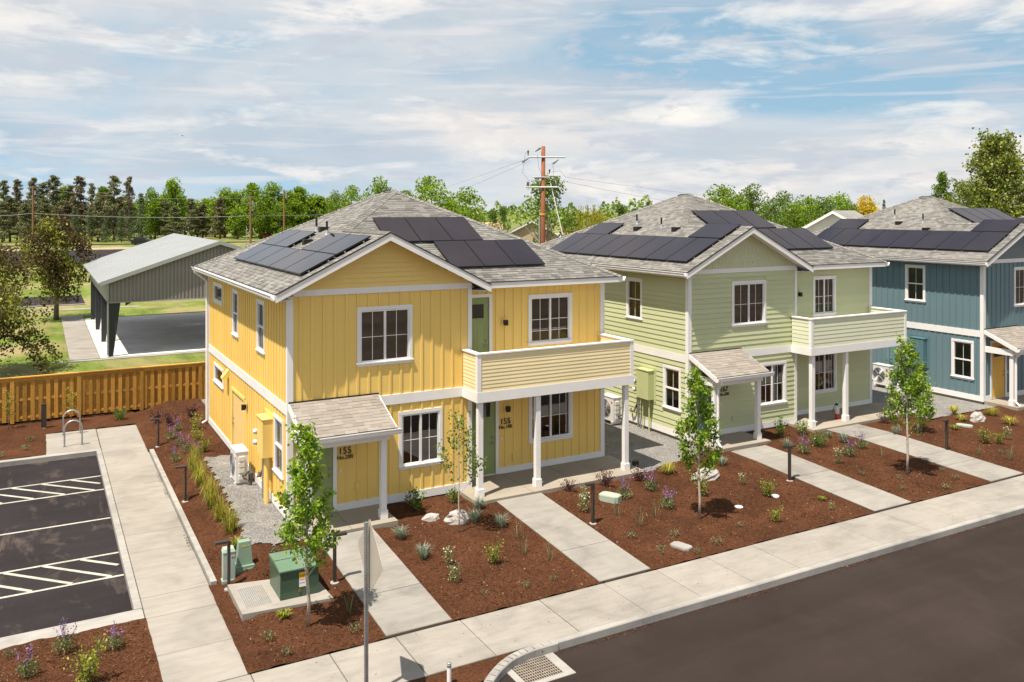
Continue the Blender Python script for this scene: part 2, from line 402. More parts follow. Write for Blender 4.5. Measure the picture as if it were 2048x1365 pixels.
# pavements, each slab a piece of its own
def slabs(name, xs, ys, zf, mat, gap=.018, thick=.1, parent=None, shear=0.):
    """root = dirt-filled joint bed; children = slabs; zf(y) gives the top"""
    b = MB()
    x0, x1, y0, y1 = xs[0], xs[-1], ys[0], ys[-1]
    for ya, yb in zip(ys[:-1], ys[1:]):
        za, zb = zf(ya)-.018, zf(yb)-.018; sa, sb = shear*(ya-y0), shear*(yb-y0)
        b.add([(x0+sa, ya, za-.2), (x1+sa, ya, za-.2), (x1+sb, yb, zb-.2), (x0+sb, yb, zb-.2), (x0+sa, ya, za), (x1+sa, ya, za), (x1+sb, yb, zb), (x0+sb, yb, zb)],
              [(0,3,2,1),(4,5,6,7),(0,1,5,4),(1,2,6,5),(2,3,7,6),(3,0,4,7)])
    root = b.build(name, joint, parent)
    for xa, xb in zip(xs[:-1], xs[1:]):
        for ya, yb in zip(ys[:-1], ys[1:]):
            za, zb = zf(ya), zf(yb); g = gap/2; sa, sb = shear*(ya-y0), shear*(yb-y0); dz = random.uniform(-.003, .003)
            m = MB(); e = .008
            P = lambda x, y, z, s: (x+s, y, z+dz)
            m.add([P(xa+g, ya+g, za-.1, sa), P(xb-g, ya+g, za-.1, sa), P(xb-g, yb-g, zb-.1, sb), P(xa+g, yb-g, zb-.1, sb),
                   P(xa+g, ya+g, za-e, sa), P(xb-g, ya+g, za-e, sa), P(xb-g, yb-g, zb-e, sb), P(xa+g, yb-g, zb-e, sb),
                   P(xa+g+e, ya+g+e, za, sa), P(xb-g-e, ya+g+e, za, sa), P(xb-g-e, yb-g-e, zb, sb), P(xa+g+e, yb-g-e, zb, sb)],
                  [(0,1,5,4),(1,2,6,5),(2,3,7,6),(3,0,4,7),(4,5,9,8),(5,6,10,9),(6,7,11,10),(7,4,8,11),(8,9,10,11)])
            m.build('slab', mat, root)
    return root
flat = lambda z: (lambda y: z)
tag(slabs('sidewalk', [-12, -8.2, -6.7, -5.2, -3.7, -2.26, -.8, .53, 1.94, 3.82, 5.51, 7.0, 8.52, 10.03, 11.64, 13.03, 14.84, 16.4, 17.9, 19.5, 21.0, 22.5, 24, 25.5, 27, 28.5, 30, 31.5, 33, 34.5, 36, 39, 42, 45, 50, 55, 60],
          [-7.8, -6.2], flat(-.4), conc), kind='structure')
tag(slabs('sidewalk', [-3.7, -2.27], [-6.19, -4.72, -3.03, -1.98, -.31, .77, 2.06, 3.39, 4.97, 6.44, 7.93, 10.24, 14.38], flat(-.4), conc), kind='structure')
tag(slabs('bike_parking_pad', [-5.42, -3.71], [11.36, 14.46], flat(-.4), conc), kind='structure')
pz = lambda y: float(zg(0., y))+.035
def path(x0, x1, ytop, joints, shear=0.):
    return tag(slabs('path', [x0, x1], [-6.19]+joints+[ytop], pz, concp, shear=shear), kind='structure')
path(.34, 1.77, -1.46, [-4.55, -2.92]); path(5.42, 6.87, -1.22, [-4.56, -2.75])
path(14.69, 16.26, -.72, [-4.72, -3.39, -1.81], -.03); path(20.07, 21.77, .05, [-4.7, -3.4, -1.71], -.08)
path(29.3, 30.9, -1.9, [-4.6, -3.0])
# kerbs
def kerb(name, pts, w, z0, z1, mat=conc3, step=2.4):
    """kerb stones along a polyline (outer edge offset w to the right of travel)"""
    b = MB(); b.box(pts[0][0], pts[0][0]+.01, pts[0][1], pts[0][1]+.01, z0, z0+.01)
    root = b.build(name, joint); tag(root, kind='structure')
    for (ax, ay), (bx, by) in zip(pts[:-1], pts[1:]):
        L = math.hypot(bx-ax, by-ay); n = max(1, round(L/step)); ux, uy = (bx-ax)/L, (by-ay)/L; nx, ny = uy*w, -ux*w
        for k in range(n):
            gp = .004 if L > 2 else -.003; a, c = L*k/n+gp, L*(k+1)/n-gp; h = .02
            p = lambda t, o, z: (ax+ux*t+nx*o, ay+uy*t+ny*o, z)
            m = MB(); m.add([p(a,0,z0), p(c,0,z0), p(c,1,z0), p(a,1,z0), p(a,0,z1), p(c,0,z1), p(c,.86,z1), p(a,.86,z1), p(a,.97,z1-h), p(c,.97,z1-h)],
                            [(0,1,5,4),(4,5,6,7),(7,6,9,8),(8,9,2,3),(0,4,7,8,3),(1,2,9,6,5)])
            m.build('kerb_stone', mat, root)
    return root
arc = [(-6, -11.2), (-2.2, -10.6), (-.4, -9.95), (.75, -9.15), (1.35, -8.45), (1.95, -8.0), (2.5, -7.83), (3.2, -7.805)]
arcs = []
for i in range(len(arc)-1):
    a0, a1, a2, a3 = arc[max(0, i-1)], arc[i], arc[i+1], arc[min(len(arc)-1, i+2)]
    for k in range(4):
        t = k/4; arcs.append(tuple(.5*(2*a1[j]+(a2[j]-a0[j])*t+(2*a0[j]-5*a1[j]+4*a2[j]-a3[j])*t*t+(3*a1[j]-a0[j]-3*a2[j]+a3[j])*t**3) for j in (0, 1)))
arcs.append(arc[-1])
kerb('kerb', arcs, .17, -.62, -.395, step=3)
kerb('kerb', [(3.2, -7.805), (60, -7.805)], .15, -.62, -.395)
def kerb_box(x0, x1, y0, y1, z0, z1, along, step):
    b = MB(); b.box((x0+x1)/2-.01, (x0+x1)/2+.01, y0+.02, y0+.03, z0, z0+.01); root = tag(b.build('kerb', joint), kind='structure')
    n = max(1, round(((y1-y0) if along == 'y' else (x1-x0))/step))
    for k in range(n):
        if along == 'y': pbox('kerb_stone', x0, x1, y0+(y1-y0)*k/n+.003, y0+(y1-y0)*(k+1)/n-.003, z0, z1, conc3, root)
        else: pbox('kerb_stone', x0+(x1-x0)*k/n+.003, x0+(x1-x0)*(k+1)/n-.003, y0, y1, z0, z1, conc3, root)
kerb_box(-3.868, -3.712, -2.48, 11.06, -.65, -.395, 'y', 3)
kerb_box(-14, -3.712, 11.065, 11.35, -.65, -.395, 'x', 3)
kerb_box(-14, -3.712, -3.03, -2.49, -.65, -.398, 'x', 3)
kerb_box(-2.262, -2.13, -2.1, 10.0, -.6, -.3, 'y', 3)
# mulch beds
slabrect = [(.3, 2.5, -1.45, 9), (4.8, 10.95, -1.2, 9), (14.2, 16.7, -.6, 9), (19, 25, -.35, 9), (29, 31.6, -1.9, 9)]
def in_front(x, y):
    if x < -2.13: return False
    edge = -.02+.0*x
    if 10.4 < x < 14.2: edge = -1.15+.28*(x-10.4)+.05*math.sin(x*5)
    elif 4.8 < x < 10.4: edge = -1.1
    elif 14.2 <= x < 19.6: edge = .93
    elif 24.5 < x < 28.95: edge = -1.1+.1*math.sin(x*4)
    elif 19.6 <= x <= 24.5: edge = -.2
    elif x >= 28.95: edge = -.35
    return y < edge
sheet('mulch_bed', lambda x, y: in_front(x, y) and x > 1.6 and x < 5.6, 1.6, 5.6, -6.2, .1, .09, 0, mulch)
sheet('mulch_bed', lambda x, y: in_front(x, y) and y < .9, 6.7, 14.8, -6.2, 1.0, .09, 0, mulch)
sheet('mulch_bed', lambda x, y: in_front(x, y) and y < .95, 15.9, 20.3, -6.2, 1.0, .09, 0, mulch)
sheet('mulch_bed', lambda x, y: in_front(x, y), 21.0, 45, -6.2, .5, .12, 0, mulch)
sheet('mulch_bed', lambda x, y: x > -2.13 or y < -2.05 or y > 10, -2.31, .41, -6.2, 16.5, .09, 0, mulch)
sheet('mulch_bed', lambda x, y: not (-5.4 < x < -2.3 and y < 14.4), -9, -2.2, 11.34, 16.9, .1, 0, mulch)
sheet('mulch_bed', lambda x, y: True, -9, -3.69, -6.25, -3.02, .09, -.0, mulch)
def sheet_flat(name, poly_in, x0, x1, y0, y1, z, step, mat):
    xs = np.arange(x0, x1, step); ys = np.arange(y0, y1, step); X, Y = np.meshgrid(xs, ys)
    V = np.stack([X.ravel(), Y.ravel(), (z+wob(X, Y, .5)).ravel()], 1); w = len(xs); F = []
    for j in range(len(ys)-1):
        for i in range(w-1):
            if poly_in(xs[i]+step/2, ys[j]+step/2): F.append((j*w+i, j*w+i+1, (j+1)*w+i+1, (j+1)*w+i))
    return tag(big_mesh(name, V, np.array(F), mat, smooth=True), kind='structure')
def arc_y(x):
    for (ax, ay), (bx, by) in zip(arc[:-1], arc[1:]):
        if ax <= x <= bx: return ay+(by-ay)*(x-ax)/(bx-ax)
    return -11.2
sheet_flat('mulch_bed', lambda x, y: arc_y(x)+.02 < y < -7.8 and x < 2.2, -6, 2.3, -11.2, -7.75, -.43, .1, mulch)
# gravel strip along the yellow house, with a ragged edge
ge = [(-1.3, -.62), (-.9, -1.1), (-.3, -1.2), (.6, -1.14), (1.7, -1.06), (4.25, -.96), (6.98, -.95)]
def gravel_edge(y): return float(np.interp(y, [-1.3, -.9, -.3, .6, 1.7, 4.25, 6.9], [-.75, -1.08, -1.18, -1.12, -1.04, -.96, -.93]))
def in_gravel(x, y):
    e = gravel_edge(y)+.05*math.sin(y*9)+.03*math.sin(y*23)+.02*math.sin(y*41+x*7)
    lim = -1.32+.06*math.sin(x*11)+.03*math.sin(x*29)
    return x > e and lim < y < 7.0+.05*math.sin(x*13) and x < .3
sheet('gravel_strip', in_gravel, -1.4, .31, -1.45, 7.1, .035, .03, gravel, .3)
# loose chips and stones
def scatter(name, region, n, size, mat, x0, x1, y0, y1, lift=.005, zfun=None, tone=None):
    X = rng.uniform(x0, x1, n); Y = rng.uniform(y0, y1, n)
    k = np.array([region(a, b) for a, b in zip(X, Y)], bool); X, Y = X[k], Y[k]; n = len(X)
    Z = (zg(X, Y)+wob(X, Y, .6) if zfun is None else zfun(X, Y))+lift
    for (pa, pb, pc, pd_, lv) in PITS: Z = np.where((X > pa) & (X < pb) & (Y > pc) & (Y < pd_), np.minimum(Z, lv), Z)
    a = rng.uniform(0, 6.283, n); l = rng.uniform(.4, 1.0, n)*size; w = l*rng.uniform(.2, .55, n)
    tilt = rng.uniform(-.5, .5, (2, n))
    ux = np.stack([np.cos(a)*l, np.sin(a)*l, tilt[0]*l], 1); uy = np.stack([-np.sin(a)*w, np.cos(a)*w, tilt[1]*w], 1); c = np.stack([X, Y, Z], 1)
    V = np.stack([c-ux, c+uy, c+ux, c-uy], 1).reshape(-1, 3); F = np.arange(4*n).reshape(-1, 4)
    o = big_mesh(name, V, F, mat, rng.uniform(0, 1, n) if tone is None else tone(n)); o['kind'] = 'stuff'; return o
def in_paths(x, y): return (.3 < x < 1.8 and y < -1.3) or (5.38 < x < 6.9) or (14.4 < x < 16.35) or (19.4 < x < 21.8)
def chip_tone(n): return np.where(rng.uniform(0, 1, n) < .98, rng.uniform(0, .88, n), rng.uniform(.9, 1, n))
scatter('mulch_chips', lambda x, y: in_front(x, y) and not in_paths(x, y), 42000, .038, chipm, -2.1, 24, -6.15, .5, tone=chip_tone)
scatter('mulch_chips', lambda x, y: not in_gravel(x, y), 6000, .036, chipm, -2.1, -.1, 0, 16.3, tone=chip_tone)
scatter('mulch_chips', lambda x, y: True, 6000, .036, chipm, -7.5, -3.72, -6.2, -3.05, tone=chip_tone)
scatter('gravel_stones', in_gravel, 16000, .02, stonem, -1.4, .0, -1.4, 7.1, .035)
scatter('gravel_stones', lambda x, y: not in_front(x, y), 12000, .024, stonem, 10.4, 14.1, -1.2, 9, .0, lambda X, Y: X*0-.105)
scatter('kerb_litter', lambda x, y: random.random() < .25+.5*max(0, math.sin(x*1.7)), 3000, .03, chipm, 2.9, 24, -8.09, -7.965, .004, lambda X, Y: X*0-.552, tone=lambda n: rng.uniform(.1, .9, n))
scatter('kerb_litter', lambda x, y: random.random() < max(0, math.sin(y*2.1)*math.sin(y*.9+1)), 1500, .022, chipm, -2.36, -2.27, -1.8, 9.0, .003, lambda X, Y: X*0-.398, tone=lambda n: rng.uniform(0, .8, n))
scatter('path_litter', lambda x, y: True, 500, .018, chipm, -3.6, 24, -7.7, -6.25, .003, lambda X, Y: X*0-.398, tone=lambda n: rng.uniform(.3, 1, n))
# ------------------------------------------------------------------ houses
W1, W2, D, YR = 5.26, 10.37, 11.7, .72
OV, EZ, SL = .42, 5.88, .5
BZ0, BZ1, TOP = 2.69, 2.96, 5.78
XR = 2.63
def text_mesh(body, size, mat, extrude=.008):
    c = bpy.data.curves.new('txt', 'FONT'); c.body = body; c.size = size; c.extrude = extrude; c.align_x = 'CENTER'
    o = bpy.data.objects.new('txt', c); COL.objects.link(o)
    dg = bpy.context.evaluated_depsgraph_get(); m = bpy.data.meshes.new_from_object(o.evaluated_get(dg))
    bpy.data.objects.remove(o); m.materials.clear(); m.materials.append(mat); return m
class Plane:
    """a vertical wall face; u runs along it, d is the distance out of it"""
    def __init__(s, kind, c): s.k = kind; s.c = c
    def pt(s, u, d, z):
        if s.k == 'x-': return (s.c-d, u, z)
        if s.k == 'x+': return (s.c+d, u, z)
        if s.k == 'y-': return (u, s.c-d, z)
        return (u, s.c+d, z)
    def ext(s, u0, u1, d0, d1, z0, z1):
        a = s.pt(u0, d0, z0); b = s.pt(u1, d1, z1)
        return (min(a[0], b[0]), max(a[0], b[0]), min(a[1], b[1]), max(a[1], b[1]), z0, z1)
    def box(s, mb, *a): return mb.box(*s.ext(*a))
    def piece(s, name, u0, u1, d0, d1, z0, z1, mat, parent): return pbox(name, *s.ext(u0, u1, d0, d1, z0, z1), mat, parent)
def free(iv, blocks):
    """interval iv minus blocked intervals"""
    out = [iv]
    for a, b in blocks:
        nx = []
        for p, q in out:
            if b <= p or a >= q: nx.append((p, q)); continue
            if a > p: nx.append((p, a))
            if b < q: nx.append((b, q))
        out = nx
    return [(p, q) for p, q in out if q-p > .03]
WEDGE = {}
def wedge(mat, kind):
    k = (mat.name, kind)
    if k not in WEDGE:
        pl = Plane(kind, 0); pts = [(-.5, 1, 0), (.5, 1, 0), (.5, .25, 1), (-.5, .25, 1), (-.5, 0, 0), (.5, 0, 0), (.5, 0, 1), (-.5, 0, 1)]
        b = MB().add([pl.pt(*p) for p in pts], [(0,1,2,3),(4,5,1,0),(3,2,6,7),(0,3,7,4),(1,5,6,2)]); WEDGE[k] = b.mesh('board', mat)
    return WEDGE[k]
def lap(name, pl, u0, u1, d, z0, z1, mat, parent, thick=.026):
    o = bpy.data.objects.new(name, wedge(mat, pl.k)); o.location = pl.pt((u0+u1)/2, d, z0)
    s = (u1-u0, thick, z1-z0); o.scale = (s[0], s[1], s[2]) if pl.k[0] == 'y' else (s[1], s[0], s[2])
    return link(o, parent)
def wall(pl, u0, u1, z0, z1, holes, mat, house):
    us = sorted({u0, u1, *[h[0] for h in holes], *[h[1] for h in holes]}); zs = sorted({z0, z1, *[h[2] for h in holes], *[h[3] for h in holes]})
    us = [u for u in us if u0 <= u <= u1]; zs = [z for z in zs if z0 <= z <= z1]; b = MB()
    for a, c in zip(us[:-1], us[1:]):
        for e, f in zip(zs[:-1], zs[1:]):
            mu, mz = (a+c)/2, (e+f)/2
            if any(h[0] < mu < h[1] and h[2] < mz < h[3] for h in holes): continue
            b.quad(pl.pt(a, 0, e), pl.pt(c, 0, e), pl.pt(c, 0, f), pl.pt(a, 0, f))
    return b.build('wall', mat, house)
def siding(style, pl, u0, u1, bands, blocks, mat, parent, sp=.305, cb=.12):
    a, c = u0+cb, u1-cb
    if style == 'batten':
        n = max(1, round((u1-u0)/sp)); st = (u1-u0)/n
        for k in range(1, n):
            u = u0+k*st
            if u < a+.03 or u > c-.03: continue
            for z0, z1 in bands:
                for p, q in free((z0, z1), [(h[2], h[3]) for h in blocks if h[0]-.035 < u < h[1]+.035]):
                    pl.piece('batten', u-.03, u+.03, 0, .021, p, q, mat, parent)
    else:
        for z0, z1 in bands:
            n = max(1, round((z1-z0)/.178)); h = (z1-z0)/n
            for k in range(n):
                za, zb = z0+k*h, z0+(k+1)*h
                for p, q in free((a, c), [(w[0], w[1]) for w in blocks if w[2] < zb-.02 and w[3] > za+.02]):
                    lap('siding_board', pl, p, q, 0, za, zb, mat, parent)
def window(pl, u0, u1, z0, z1, house, style, room=1.5, rows=(.5,)):
    T = .085; wz = z0+.10
    b = MB()
    pl.box(b, u0, u1, 0, .03, z1-T-.01, z1); pl.box(b, u0, u0+T, 0, .028, wz, z1-T-.01); pl.box(b, u1-T, u1, 0, .028, wz, z1-T-.01)
    pl.box(b, u0+.005, u1-.005, 0, .026, z0, wz-.03)
    w = b.build('window', white, house)
    pl.piece('sill', u0-.03, u1+.03, 0, .06, wz-.03, wz, white, w)
    a, c, e, f = u0+T, u1-T, wz, z1-T-.01; F = .045; mid = (a+c)/2; mz = (e+f)/2
    b = MB()
    pl.box(b, a, a+F, -.07, .012, e, f); pl.box(b, c-F, c, -.07, .012, e, f); pl.box(b, a+F, c-F, -.07, .012, f-F, f); pl.box(b, a+F, c-F, -.07, .012, e, e+F)
    if style == 'slider': pl.box(b, mid-.032, mid+.032, -.06, .008, e+F, f-F)
    if style == 'hung': pl.box(b, a+F, c-F, -.06, .008, mz-.025, mz+.025)
    b.build('sash_frame', white, w)
    ha, hc, he, hf = a+F, c-F, e+F, f-F
    if style == 'slider': cells = [(ha, mid-.032, he, hf), (mid+.032, hc, he, hf)]
    elif style == 'hung': cells = [(ha, hc, he, mz-.025), (ha, hc, mz+.025, hf)]
    else: cells = [(ha, hc, he, hf)]
    for i, (p, q, r, s) in enumerate(cells):
        g = MB(); dd = -.035-.015*i; g.quad(*([pl.pt(p, dd, r), pl.pt(q, dd, r), pl.pt(q, dd, s), pl.pt(p, dd, s)][::-1 if pl.k == 'x-' else 1])); g.build('pane', glass, w)
        if style == 'fixed': continue
        um = (p+q)/2; pl.piece('muntin', um-.008, um+.008, dd-.004, dd+.008, r, s, white, w)
        if style == 'slider':
            for t in rows:
                z = s-(s-r)*t; pl.piece('muntin', p, q, dd-.005, dd+.007, z-.008, z+.008, white, w)
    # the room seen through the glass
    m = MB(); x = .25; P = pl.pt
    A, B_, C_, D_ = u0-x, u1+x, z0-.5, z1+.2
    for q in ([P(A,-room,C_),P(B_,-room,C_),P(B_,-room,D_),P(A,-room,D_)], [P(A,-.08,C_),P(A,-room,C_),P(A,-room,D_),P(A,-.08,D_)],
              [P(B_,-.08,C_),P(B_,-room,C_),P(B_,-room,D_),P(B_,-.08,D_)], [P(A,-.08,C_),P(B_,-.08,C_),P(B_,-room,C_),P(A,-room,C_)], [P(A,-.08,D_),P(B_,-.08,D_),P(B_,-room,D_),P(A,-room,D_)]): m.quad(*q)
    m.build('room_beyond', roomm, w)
    return (u0, u1, z0, z1), (a+.01, c-.01, e+.01, f-.01)
def front_door(pl, u0, u1, z0, z1, house, mat, lite=True, handle='right', trim=white):
    b = MB(); T = .1
    pl.box(b, u0-T, u0, 0, .03, z0, z1+T); pl.box(b, u1, u1+T, 0, .03, z0, z1+T); pl.box(b, u0, u1, 0, .03, z1, z1+T)
    pl.box(b, u0, u1, -.06, .0, z0, z0+.02)
    fr = b.build('door_frame', trim, house)
    b = MB(); pl.box(b, u0, u1, -.05, -.012, z0+.02, z1); d = b.build('door', mat, house)
    w = u1-u0
    if lite:
        zl0, zl1 = z1-.62, z1-.2; b = MB()
        pl.box(b, u0+.14, u1-.14, -.012, -.004, zl0-.03, zl0); pl.box(b, u0+.14, u1-.14, -.012, -.004, zl1, zl1+.03)
        pl.box(b, u0+.14, u0+.17, -.012, -.004, zl0, zl1); pl.box(b, u1-.17, u1-.14, -.012, -.004, zl0, zl1); b.build('lite_frame', mat, d)
        pl.piece('door_glass', u0+.17, u1-.17, -.012, -.006, zl0, zl1, M('door_glass', (.02, .02, .02), .05, .1, spec=.8), d)
        b = MB(); zp0, zp1 = z0+.2, zl0-.17
        for q0, q1 in ((u0+.13, u0+w/2-.05), (u0+w/2+.05, u1-.13)):
            pl.box(b, q0, q1, -.012, -.006, zp1-.018, zp1); pl.box(b, q0, q1, -.012, -.006, zp0, zp0+.018)
            pl.box(b, q0, q0+.018, -.012, -.006, zp0+.018, zp1-.018); pl.box(b, q1-.018, q1, -.012, -.006, zp0+.018, zp1-.018)
        b.build('panel_moulding', mat, d)
    hu = u1-.09 if handle == 'right' else u0+.09; sg = -1 if handle == 'right' else 1
    b = MB(); b.tube([pl.pt(hu, -.012, z0+.95), pl.pt(hu, .03, z0+.95)], .03, 8); b.tube([pl.pt(hu, .03, z0+.95), pl.pt(hu+sg*.11, .035, z0+.95)], .011, 6)
    b.build('handle', M('satin_nickel', (.3, .28, .25), .35, .1, metal=.8), d)
    b = MB(); b.tube([pl.pt(hu, -.012, z0+1.12), pl.pt(hu, .012, z0+1.12)], .03, 10); b.build('deadbolt', MATS['satin_nickel'], d)
    return (u0-T, u1+T, z0-.05, z1+T)
def tabs(poly, up, across, zf, course=.135, tabw=.24, jit=.1):
    """course by course shingle tabs over one roof plane; poly in plan, up / across unit plan vectors, zf plan->height"""
    poly = np.array(poly, float); up = np.array(up, float); across = np.array(across, float)
    s = poly@up; t = poly@across; smin, smax = s.min(), s.max()
    cs = course/math.sqrt(1+SL*SL)
    V = []; T = []; k = 0; sv = smin-.02
    nrm = np.array([-up[0]*SL, -up[1]*SL, 1.]); nrm /= np.linalg.norm(nrm)
    while sv < smax-.02:
        sm = sv+cs*.5; ts = []
        for i in range(len(poly)):
            a, b = s[i], s[(i+1) % len(poly)]
            if (a-sm)*(b-sm) < 0: ts.append(t[i]+(t[(i+1) % len(poly)]-t[i])*(sm-a)/(b-a))
        if len(ts) >= 2:
            lo, hi = min(ts), max(ts); x = lo-random.uniform(0, tabw)
            while x < hi:
                w = tabw+random.uniform(-jit, jit); a, b = max(lo, x), min(hi, x+w)
                if b-a > .03:
                    th = .011 if random.random() < .5 else .019; th += random.uniform(-.002, .002)
                    for (ss, tt, dd) in ((sv, a, th), (sv, b-.004, th), (sv+cs*1.25, b-.004, .006), (sv+cs*1.25, a, .006), (sv, a, 0), (sv, b-.004, 0)):
                        p = up*ss+across*tt; V.append((p[0]+nrm[0]*dd, p[1]+nrm[1]*dd, zf(p[0], p[1])+nrm[2]*dd))
                    T.append(random.random())
                x += w
        sv += cs; k += 1
    return V, T
def tabs_mesh(name, sets, mat, parent):
    V = np.array([v for s in sets for v in s[0]]); n = len(V)//6; q = np.arange(n)[:, None]*6
    F = np.concatenate([q+np.array([[0, 1, 2, 3]]), q+np.array([[4, 5, 1, 0]])]); T = np.array([t for s in sets for t in s[1]])
    o = big_mesh(name, V, F, mat, np.concatenate([T, T]), parent); o['kind'] = 'stuff'; return o
CAPM = {}
def caps(a, b, parent, spacing=.145, w=.15, drop=.5):
    """overlapping ridge-cap shingles from low a to high b"""
    a = Vector(a); b = Vector(b); d = (b-a); L = d.length; d.normalize(); n = int(L/spacing)
    side = d.cross(Vector((0, 0, 1))).normalized(); upv = side.cross(d).normalized()
    key = round(drop, 2)
    if key not in CAPM:
        l = .23; m = MB(); h0, h1 = .026, .006
        m.add([(0, -w, h0-drop*w), (0, 0, h0), (0, w, h0-drop*w), (l, -w, h1-drop*w), (l, 0, h1), (l, w, h1-drop*w), (0, -w, h0-.02-drop*w), (0, 0, h0-.02), (0, w, h0-.02-drop*w)],
              [(0,1,4,3),(1,2,5,4),(6,7,1,0),(7,8,2,1)]); CAPM[key] = m.mesh('ridge_cap', cap_shingle)
    for k in range(n):
        p = a+d*(k*L/n); o = bpy.data.objects.new('ridge_cap', CAPM[key])
        o.matrix_basis = Matrix(((d.x, side.x, upv.x, p.x), (d.y, side.y, upv.y, p.y), (d.z, side.z, upv.z, p.z), (0, 0, 0, 1))); link(o, parent)
PANEL = {}
def solar_panel(house, plane, a0, a1, b0, b1):
    """plane 'L': a = y range, b = x range on the left slope; 'F': a = x range, b = y range on the front slope"""
    g = .012; h = .11
    la, lb = a1-a0-2*g, (b1-b0)*math.sqrt(1+SL*SL)-2*g; key = (round(la, 2), round(lb, 2))
    c = math.sqrt(1+SL*SL)
    am, bm = (a0+a1)/2, (b0+b1)/2
    if plane == 'L':
        ex, ey, ez = Vector((0, -1, 0)), Vector((1, 0, SL))/c, Vector((-SL, 0, 1))/c; p = Vector((bm, am, EZ+SL*(bm+OV)))
    else:
        ex, ey, ez = Vector((1, 0, 0)), Vector((0, 1, SL))/c, Vector((0, -SL, 1))/c; p = Vector((am, bm, EZ+SL*(bm-(YR-OV))))
    p = p+ez*h
    if key not in PANEL:
        f = MB(); x, y, t, r = la/2, lb/2, .04, .014
        f.box(-x, x, -y, -y+r, -t, .003).box(-x, x, y-r, y, -t, .003).box(-x, -x+r, -y+r, y-r, -t, .003).box(x-r, x, -y+r, y-r, -t, .003)
        q = MB(); q.box(-x+r, x-r, -y+r, y-r, -.012, 0)
        l = MB(); l.box(-x, x, -y*.55-.02, -y*.55+.02, -.085, -t-.001).box(-x, x, y*.55-.02, y*.55+.02, -.085, -t-.001)
        PANEL[key] = (f.mesh('panel_frame', solar_f), q.mesh('panel_cells', solar), l.mesh('mounting_rail', galv))
    mx = Matrix(((ex.x, ey.x, ez.x, p.x), (ex.y, ey.y, ez.y, p.y), (ex.z, ey.z, ez.z, p.z), (0, 0, 0, 1)))
    root = bpy.data.objects.new('solar_panel', PANEL[key][0]); root.matrix_basis = mx; link(root, house)
    link(bpy.data.objects.new('panel_cells', PANEL[key][1]), root); link(bpy.data.objects.new('mounting_rail', PANEL[key][2]), root)
def wall_lamp(pl, u, z, house, plate):
    b = MB(); pl.box(b, u-.1, u+.1, .021, .03, z-.13, z+.13); o = b.build('wall_lamp', plate, house)
    b = MB(); pl.box(b, u-.045, u+.045, .03, .07, z-.06, z+.06); pl.box(b, u-.055, u+.055, .07, .17, z-.09, z+.07); b.build('lamp_body', black, o)
def gutter(house, x0, x1, y0, y1, z, axis, out):
    """K-style gutter on an eave"""
    b = MB(); prof = [(0, -.13), (.075, -.13), (.1, -.085), (.095, -.05), (.125, -.005), (.125, .01), (.112, .01), (.112, -.01), (.085, -.045), (.012, -.11), (.012, .0), (0, 0)]
    if axis == 'y': poly = [(x0+out*p, y0, z+q) for p, q in prof]; b.prism(poly, (0, y1-y0, 0))
    else: poly = [(x0, y0+out*p, z+q) for p, q in prof]; b.prism(poly, (x1-x0, 0, 0))
    return b.build('gutter', white, house)
def post(house, x, y, z0, z1):
    b = MB(); w = .075
    b.box(x-w, x+w, y-w, y+w, z0, z1); o = b.build('porch_post', white, house)
    b = MB(); w = .1; b.box(x-w, x+w, y-w, y+w, z0+.003, z0+.22); b.box(x-w+.012, x+w-.012, y-w+.012, y+w-.012, z0+.22, z0+.235); b.build('post_base', white, o)
    return o
